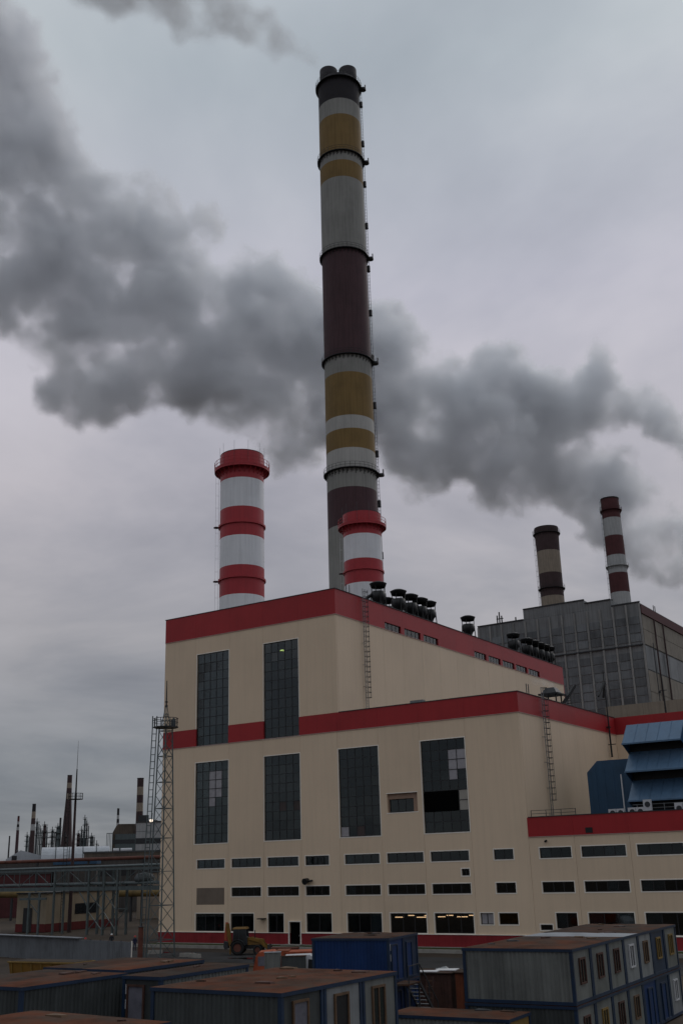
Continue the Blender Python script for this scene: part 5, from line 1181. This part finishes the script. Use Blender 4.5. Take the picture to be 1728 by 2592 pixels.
# ------------------------------------------------------------------ smoke
def smoke_mat(name, col, dens, scale, lo=.35, hi=.62, aniso=.1, floor_=.08):
    m = bpy.data.materials.new(name); m.use_nodes = True; t = m.node_tree; t.nodes.clear()
    out = N(t, 'ShaderNodeOutputMaterial'); v = N(t, 'ShaderNodeVolumePrincipled'); L(t, v.outputs[0], out.inputs['Volume'])
    v.inputs['Color'].default_value = (*col, 1); v.inputs['Anisotropy'].default_value = aniso
    g = N(t, 'ShaderNodeNewGeometry'); n = N(t, 'ShaderNodeTexNoise'); n.inputs['Scale'].default_value = scale; n.inputs['Detail'].default_value = 3; n.inputs['Roughness'].default_value = .55
    L(t, g.outputs['Position'], n.inputs['Vector'])
    mr = N(t, 'ShaderNodeMapRange'); mr.inputs[1].default_value = lo; mr.inputs[2].default_value = hi; mr.inputs[3].default_value = floor_ * dens; mr.inputs[4].default_value = dens
    L(t, n.outputs['Fac'], mr.inputs[0]); L(t, mr.outputs[0], v.inputs['Density'])
    m.cycles.volume_step_rate = 2.0
    return m
_b = bmesh.new(); bmesh.ops.create_icosphere(_b, subdivisions=2, radius=1.0)
ICO = ([v.co.copy() for v in _b.verts], [tuple(v.index for v in f.verts) for f in _b.faces]); _b.free()
def fog_group(voxel, band, m):
    g = bpy.data.node_groups.new('fog', 'GeometryNodeTree')
    g.interface.new_socket('Geometry', in_out='INPUT', socket_type='NodeSocketGeometry'); g.interface.new_socket('Geometry', in_out='OUTPUT', socket_type='NodeSocketGeometry')
    i = g.nodes.new('NodeGroupInput'); o = g.nodes.new('NodeGroupOutput'); v = g.nodes.new('GeometryNodeMeshToVolume'); sm = g.nodes.new('GeometryNodeSetMaterial')
    v.resolution_mode = 'VOXEL_SIZE'; v.inputs['Voxel Size'].default_value = voxel; v.inputs['Interior Band Width'].default_value = band; v.inputs['Density'].default_value = 1.0
    sm.inputs['Material'].default_value = m
    g.links.new(i.outputs[0], v.inputs['Mesh']); g.links.new(v.outputs[0], sm.inputs[0]); g.links.new(sm.outputs[0], o.inputs[0])
    return g
def plume(name, label, blobs, m, voxel, band, disp, seed, puff=4, grow=1.0):
    rnd = random.Random(seed); V = []; F = []
    def ball(p, r_): V.extend([p + u * r_ for u in ICO[0]]); F.extend([tuple(i + len(V) - len(ICO[0]) for i in f) for f in ICO[1]])
    for x, y, z, r_ in blobs:
        c = Vector((x, y, z)); r_ *= grow; ball(c, r_)
        for k in range(puff):
            d = Vector((rnd.gauss(0, 1), rnd.gauss(0, 1), rnd.gauss(0, 1))).normalized()
            ball(c + d * r_ * rnd.uniform(.75, 1.0), r_ * rnd.uniform(.3, .55))
    me = bpy.data.meshes.new(name); me.from_pydata(V, [], F)
    o = bpy.data.objects.new(name, me); COL.objects.link(o)
    r_ = o.modifiers.new('r', 'REMESH'); r_.mode = 'VOXEL'; r_.voxel_size = voxel
    for sc__, st_ in disp:
        tx = bpy.data.textures.new(name + str(sc__), 'CLOUDS'); tx.noise_scale = sc__; tx.noise_depth = 3
        d = o.modifiers.new('d', 'DISPLACE'); d.texture = tx; d.strength = st_; d.texture_coords = 'GLOBAL'; d.mid_level = .5
    dg = bpy.context.evaluated_depsgraph_get(); m2 = bpy.data.meshes.new_from_object(o.evaluated_get(dg)); bpy.data.objects.remove(o)
    m2.materials.clear(); m2.materials.append(m); m2.name = name
    q = mesh_obj(name, m2, None, None, (0, 0, 0)); tag(q, label, 'smoke', None, 'stuff')
    f = q.modifiers.new('fog', 'NODES'); f.node_group = fog_group(voxel * .8, band, m)
    return q
MAIN = [(-175, 583, 182, 15.0), (-167, 588, 174, 15.5), (-159, 593, 168, 15.0), (-182, 577, 193, 14.0), (-151, 597, 176, 13.0), (-327, 421, 285, 18.0), (-308, 429, 272, 17.8), (-343, 358, 279, 16.5), (-368, 307, 316, 15.8), (-323, 398, 276, 17.3), (-355, 343, 314, 16.6), (-309, 455, 282, 18.5), (-341, 372, 279, 16.9), (-281, 457, 270, 18.0), (-289, 448, 271, 17.9), (-311, 420, 279, 17.7), (-341, 394, 286, 17.5), (-360, 326, 315, 16.3), (-367, 300, 324, 15.7), (-344, 352, 289, 16.5), (-225, 553, 250, 18.9), (-352, 351, 304, 16.7), (-346, 352, 267, 16.3), (-358, 311, 306, 15.7), (-362, 295, 297, 15.2), (-318, 407, 290, 17.6), (-321, 425, 271, 17.9), (-366, 293, 335, 15.6), (-275, 466, 263, 18.1), (-228, 535, 253, 18.6), (-304, 435, 262, 17.8), (-366, 353, 337, 17.2), (-255, 494, 249, 18.2), (-326, 409, 269, 17.5), (-377, 301, 319, 15.8), (-331, 396, 268, 17.2), (-275, 500, 265, 18.9), (-344, 372, 293, 17.1), (-349, 348, 279, 16.3), (-353, 347, 257, 16.1), (-300, 431, 281, 17.8), (-351, 355, 321, 17.0), (-326, 397, 290, 17.4), (-320, 436, 264, 18.1), (-378, 301, 296, 15.5), (-366, 319, 327, 16.2), (-232, 515, 250, 18.3), (-369, 289, 347, 15.7), (-313, 419, 293, 17.8), (-296, 444, 261, 17.9), (-287, 458, 285, 18.3), (-286, 482, 292, 18.9), (-293, 446, 285, 18.1), (-245, 502, 249, 18.2), (-368, 341, 312, 16.7), (-347, 370, 270, 16.8), (-228, 550, 236, 18.8), (-338, 382, 293, 17.2), (-383, 296, 373, 16.3), (-213, 553, 256, 18.7), (-379, 296, 332, 15.8), (-295, 466, 266, 18.4), (-340, 382, 270, 17.0), (-361, 306, 332, 15.9), (-211, 542, 235, 18.2), (-355, 370, 317, 17.4), (-383, 295, 386, 16.5), (-364, 350, 300, 16.8), (-365, 309, 298, 15.6), (-365, 333, 334, 16.7), (-355, 365, 262, 16.7), (-367, 325, 304, 16.2), (-232, 540, 270, 19.0), (-278, 480, 256, 18.4), (-376, 293, 304, 15.4), (-313, 439, 253, 17.9), (-351, 342, 267, 16.1), (-277, 495, 277, 18.9), (-385, 293, 402, 16.6), (-226, 523, 235, 18.2), (-223, 553, 267, 19.1), (-332, 420, 313, 18.3), (-325, 419, 259, 17.7), (-280, 460, 252, 17.9), (-266, 508, 243, 18.7), (-254, 494, 262, 18.3), (-380, 304, 286, 15.5), (-357, 354, 345, 17.3), (-303, 427, 293, 17.9), (-369, 282, 332, 15.3), (-380, 285, 408, 16.5), (-372, 305, 355, 16.3), (-271, 497, 249, 18.6), (-324, 430, 316, 18.5), (-353, 333, 254, 15.7), (-337, 364, 300, 16.8), (-364, 349, 251, 16.3), (-322, 393, 251, 16.9), (-341, 398, 261, 17.4), (-239, 511, 240, 18.2), (-380, 290, 319, 15.5), (-204, 565, 263, 18.9), (-307, 454, 304, 18.7), (-334, 396, 303, 17.6), (-211, 562, 230, 18.6), (-180, 570, 204, 17.8), (-244, 524, 268, 18.8), (-271, 481, 284, 18.5), (-386, 286, 426, 16.8), (-355, 365, 342, 17.5), (-318, 421, 248, 17.5), (-353, 354, 247, 16.2), (-287, 450, 295, 18.2), (-279, 461, 295, 18.3), (-359, 343, 282, 16.3), (-365, 323, 341, 16.5), (-353, 374, 332, 17.6), (-376, 287, 288, 15.0), (-202, 548, 243, 18.3), (-275, 478, 298, 18.7), (-382, 285, 355, 15.8), (-374, 286, 273, 14.8), (-363, 294, 360, 15.9), (-305, 457, 254, 18.2), (-315, 441, 241, 17.9), (-352, 333, 336, 16.5), (-191, 570, 217, 18.2), (-217, 542, 220, 18.2), (-172, 594, 187, 18.0), (-226, 530, 279, 18.7), (-250, 504, 237, 18.2), (-368, 307, 286, 15.5), (-367, 344, 240, 16.0), (-354, 325, 287, 15.9), (-230, 522, 222, 18.1), (-180, 583, 194, 18.0), (-344, 393, 313, 17.8), (-201, 561, 219, 18.3), (-263, 495, 276, 18.6), (-351, 377, 261, 17.0), (-186, 579, 272, 18.9), (-205, 542, 264, 18.4), (-374, 324, 359, 16.8), (-373, 274, 365, 15.6), (-370, 295, 388, 16.3), (-383, 286, 330, 15.6), (-248, 511, 272, 18.7), (-266, 506, 228, 18.5), (-139, 596, 171, 17.1), (-377, 305, 273, 15.4), (-306, 427, 308, 18.1), (-158, 587, 178, 17.4), (-362, 326, 254, 15.6), (-276, 476, 240, 18.1), (-292, 464, 245, 18.0), (-389, 281, 401, 16.4), (-354, 364, 357, 17.6), (-351, 327, 262, 15.6), (-378, 271, 422, 16.3), (-271, 490, 233, 17.5), (-324, 411, 320, 18.0), (-330, 411, 247, 16.3), (-180, 577, 219, 16.8), (-368, 275, 292, 14.7), (-360, 317, 285, 15.2), (-350, 380, 345, 16.4), (-227, 532, 214, 18.1), (-380, 299, 412, 16.7), (-220, 555, 281, 17.4), (-358, 350, 357, 16.8), (-345, 382, 322, 15.3), (-371, 315, 369, 14.7), (-379, 270, 402, 13.8), (-322, 432, 330, 17.1), (-379, 277, 336, 13.2), (-384, 298, 431, 14.3), (-314, 420, 234, 14.9), (-339, 402, 249, 14.4), (-155, 608, 174, 15.2), (-190, 574, 194, 14.8), (-340, 379, 251, 14.7), (-304, 430, 222, 14.0), (-374, 308, 262, 12.7), (-198, 558, 234, 15.2), (-270, 494, 300, 15.5), (-234, 516, 276, 14.9), (-364, 299, 377, 13.8), (-191, 556, 268, 16.1), (-165, 596, 269, 15.1), (-299, 438, 308, 15.4), (-373, 319, 259, 12.9), (-346, 362, 244, 13.9), (-356, 348, 237, 13.1), (-359, 323, 226, 13.1), (-244, 523, 231, 15.4), (-188, 558, 254, 14.6), (-296, 451, 310, 15.3), (-176, 594, 218, 13.5), (-251, 500, 280, 13.7), (-150, 605, 183, 13.6), (-191, 565, 202, 13.3), (-172, 576, 264, 14.4), (-179, 562, 281, 13.2), (-261, 485, 208, 13.5), (-386, 286, 270, 10.9), (-388, 279, 362, 11.5), (-383, 293, 438, 12.7), (-337, 403, 321, 13.3), (-369, 336, 248, 11.8), (-373, 272, 306, 10.8), (-212, 554, 214, 12.4), (-181, 579, 180, 12.1), (-134, 607, 231, 12.1), (-391, 279, 388, 11.8), (-390, 273, 444, 12.0), (-158, 606, 262, 13.0), (-134, 596, 160, 11.4), (-364, 332, 282, 11.9), (-381, 282, 281, 10.8), (-369, 320, 230, 10.0), (-169, 591, 199, 11.8), (-290, 475, 319, 12.5), (-220, 538, 206, 11.6), (-344, 394, 248, 12.4), (-366, 309, 274, 10.0), (-254, 511, 228, 12.8), (-370, 336, 362, 11.0), (-235, 533, 294, 13.1), (-277, 473, 311, 13.1), (-318, 410, 234, 11.0), (-370, 282, 259, 8.8), (-360, 338, 225, 9.5), (-355, 378, 357, 11.6), (-144, 613, 244, 12.1), (-220, 537, 292, 11.4), (-171, 585, 172, 10.7), (-386, 282, 292, 8.9), (-333, 386, 347, 11.8), (-226, 532, 294, 11.3), (-257, 487, 285, 11.9), (-354, 334, 351, 10.3), (-195, 566, 247, 11.9), (-306, 450, 239, 11.0), (-201, 564, 207, 10.8), (-142, 600, 160, 10.0), (-278, 494, 321, 12.1), (-316, 431, 228, 11.2), (-345, 350, 232, 9.5), (-146, 590, 243, 10.7), (-206, 568, 285, 11.2), (-133, 617, 183, 9.5), (-193, 579, 234, 10.7), (-163, 595, 196, 9.8), (-296, 448, 236, 10.1), (-335, 372, 324, 10.6), (-365, 309, 376, 8.8), (-179, 567, 294, 10.4), (-387, 287, 448, 9.2), (-189, 584, 185, 10.4), (-294, 467, 320, 11.3), (-167, 579, 204, 9.6), (-177, 571, 255, 9.9), (-175, 573, 278, 10.2), (-391, 280, 353, 9.3), (-235, 519, 209, 9.5), (-136, 612, 156, 8.9), (-289, 473, 237, 10.4), (-353, 358, 368, 8.9), (-181, 593, 175, 8.9), (-375, 273, 268, 6.6), (-258, 505, 216, 8.4), (-359, 310, 242, 6.8), (-237, 514, 214, 8.9), (-373, 267, 313, 6.7), (-381, 268, 359, 7.0), (-263, 483, 305, 9.1), (-363, 300, 397, 7.8), (-376, 318, 274, 7.7), (-306, 432, 324, 8.6), (-372, 331, 374, 8.7), (-229, 541, 204, 8.3), (-342, 390, 344, 8.3), (-209, 556, 284, 10.1), (-390, 281, 310, 7.0), (-378, 301, 260, 6.8), (-143, 609, 188, 8.0), (-207, 558, 206, 7.9), (-341, 391, 362, 7.9), (-367, 327, 268, 7.0), (-372, 310, 402, 7.2), (-184, 575, 230, 8.8), (-266, 483, 201, 7.9), (-283, 486, 232, 7.9), (-356, 343, 225, 6.7), (-378, 262, 404, 7.2), (-359, 311, 273, 6.6), (-168, 601, 169, 7.3), (-268, 484, 217, 8.6), (-161, 592, 166, 7.9), (-386, 275, 331, 7.0), (-375, 310, 253, 6.4), (-303, 439, 321, 8.6), (-378, 275, 439, 7.3), (-362, 328, 362, 7.1), (-128, 595, 215, 7.0), (-343, 395, 328, 8.6), (-132, 594, 182, 6.9), (-132, 617, 172, 7.1), (-253, 495, 288, 8.1), (-378, 265, 364, 7.0), (-173, 592, 261, 7.7), (-363, 349, 370, 6.8), (-367, 287, 255, 6.6), (-361, 331, 220, 6.5), (-373, 301, 424, 6.7), (-154, 605, 192, 7.3), (-241, 510, 284, 7.3), (-335, 408, 331, 7.0), (-342, 404, 369, 7.2), (-151, 607, 162, 7.8), (-396, 271, 455, 7.7), (-351, 381, 247, 7.2), (-156, 595, 192, 7.7), (-337, 404, 239, 6.3), (-331, 415, 339, 6.7), (-313, 433, 336, 6.6), (-308, 423, 213, 6.0), (-368, 312, 231, 5.2), (-379, 313, 422, 6.0), (-272, 481, 220, 6.6), (-369, 324, 376, 6.3), (-252, 521, 295, 6.7), (-176, 583, 231, 6.4), (-297, 436, 225, 6.7), (-165, 591, 256, 7.5), (-380, 266, 345, 4.9), (-370, 326, 239, 5.1), (-344, 384, 353, 6.4), (-369, 301, 417, 5.9), (-329, 421, 341, 6.6), (-350, 367, 237, 5.6), (-191, 566, 181, 6.5), (-288, 480, 234, 6.8), (-339, 404, 362, 6.5), (-156, 604, 273, 6.6), (-167, 599, 215, 7.7), (-385, 275, 298, 4.8), (-388, 274, 338, 5.0), (-327, 411, 234, 6.1), (-342, 378, 241, 5.9), (-172, 595, 280, 6.2), (-361, 318, 241, 5.8), (-358, 304, 219, 4.5), (-391, 269, 405, 5.2), (-216, 548, 205, 6.5), (-297, 457, 234, 6.7), (-261, 505, 211, 6.3), (-361, 311, 261, 4.7), (-212, 538, 287, 6.9), (-193, 557, 182, 6.0), (-393, 269, 423, 5.3), (-175, 594, 228, 6.6), (-156, 600, 249, 6.2), (-376, 267, 309, 4.7), (-353, 380, 366, 6.7), (-353, 372, 373, 6.0), (-147, 601, 255, 6.7), (-312, 410, 327, 5.8), (-225, 546, 305, 6.3), (-387, 272, 342, 5.0), (-337, 395, 345, 5.5), (-358, 312, 369, 5.2), (-391, 270, 395, 5.2), (-379, 258, 421, 5.1), (-291, 462, 232, 6.1), (-355, 320, 215, 5.2), (-229, 527, 299, 6.2), (-397, 269, 459, 5.5), (-392, 270, 411, 5.2), (-394, 269, 429, 5.3), (-222, 536, 198, 5.8), (-233, 524, 299, 6.2), (-372, 313, 399, 6.2), (-132, 594, 238, 5.7), (-272, 485, 213, 5.4), (-195, 577, 288, 6.3), (-185, 579, 255, 6.6), (-198, 571, 287, 7.1), (-178, 573, 231, 5.1), (-200, 568, 200, 5.0), (-369, 326, 280, 5.1), (-385, 279, 259, 4.4), (-209, 552, 205, 5.9), (-230, 524, 199, 4.9), (-193, 554, 192, 5.6), (-361, 354, 230, 4.9), (-363, 358, 377, 5.6), (-258, 494, 297, 6.2), (-333, 407, 237, 5.8), (-317, 420, 224, 6.1), (-351, 362, 233, 4.7), (-162, 599, 281, 5.7), (-378, 272, 279, 4.7), (-157, 602, 163, 5.3), (-377, 270, 288, 4.7), (-321, 418, 227, 5.0), (-138, 593, 225, 5.7), (-377, 271, 441, 4.6), (-273, 477, 320, 4.9), (-309, 454, 228, 5.4), (-333, 379, 324, 5.5), (-382, 292, 449, 5.5), (-272, 472, 220, 5.4), (-385, 289, 262, 4.3), (-300, 437, 215, 5.9), (-302, 431, 212, 4.6), (-318, 410, 226, 5.4), (-395, 273, 404, 5.2), (-144, 607, 253, 5.2), (-148, 612, 236, 4.8), (-335, 393, 326, 5.0), (-379, 262, 378, 5.0), (-126, 603, 231, 4.8), (-316, 424, 338, 4.8), (-305, 461, 329, 6.0), (-366, 282, 250, 3.5), (-232, 524, 202, 6.0), (-132, 614, 242, 5.1), (-244, 506, 218, 4.9), (-353, 380, 372, 5.5), (-136, 600, 221, 4.9), (-165, 592, 217, 4.7), (-128, 611, 226, 4.8), (-171, 597, 226, 4.8), (-188, 558, 234, 5.0), (-392, 273, 457, 4.2), (-178, 566, 302, 5.7), (-213, 553, 290, 6.1), (-158, 580, 245, 4.2), (-374, 319, 395, 5.4), (-369, 293, 431, 4.2), (-353, 330, 213, 3.6), (-289, 446, 317, 4.9), (-260, 494, 306, 5.0), (-147, 598, 191, 4.1), (-348, 389, 242, 4.4), (-317, 428, 219, 4.5), (-282, 468, 322, 4.4), (-272, 505, 206, 4.4), (-329, 389, 361, 4.4), (-236, 516, 291, 4.9), (-340, 406, 358, 4.8), (-222, 552, 307, 4.7), (-339, 394, 342, 4.2), (-189, 584, 240, 4.7), (-128, 596, 184, 4.0), (-137, 615, 223, 4.6), (-165, 592, 280, 4.7), (-140, 608, 250, 4.5)]
P2 = [[-150, 227, 248, 0.9], [-151, 225, 251, 1.7], [-153, 223, 254, 3.0], [-156, 219, 256, 3.7], [-160, 215, 258, 4.7], [-164, 209, 260, 5.6], [-169, 202, 261, 6.3], [-173, 195, 260, 6.9], [-177, 188, 262, 7.4], [-182, 179, 262, 7.3], [-186, 170, 254, 5.9], [-189, 164, 250, 4.3], [-185, 174, 252, 4.1], [-175, 191, 254, 4.0], [-171, 198, 254, 3.1], [-158, 217, 252, 2.7]]
plume('smoke_plume', 'broad billowing grey smoke plume drifting across behind the tall chimney', MAIN, smoke_mat('smoke', (.975, .985, 1.0), .22, .040, .40, .62, .35, .06), 1.4, 3.4, ((30, 5), (13, 7), (6.5, 6.5), (3.2, 4)), 3, puff=3, grow=1.0)
plume('smoke_wisp', 'thin grey smoke wisp trailing from the tall chimney tip', P2, smoke_mat('thin_smoke', (.9, .91, .92), .14, .10, .36, .60), .7, 2.6, ((9, 3.5), (3.5, 2.0)), 5, grow=1.35)
plume('steam_puff', 'small pale steam puff over the roof exhaust', [[-53.6, 133.6, 31.6, .7], [-54.3, 132.9, 31.9, .8], [-55.2, 132.2, 32.1, .7], [-53.2, 133.8, 31.0, .5]], smoke_mat('steam', (.85, .85, .86), .5, .9), .15, .6, ((1.2, .5),), 8)
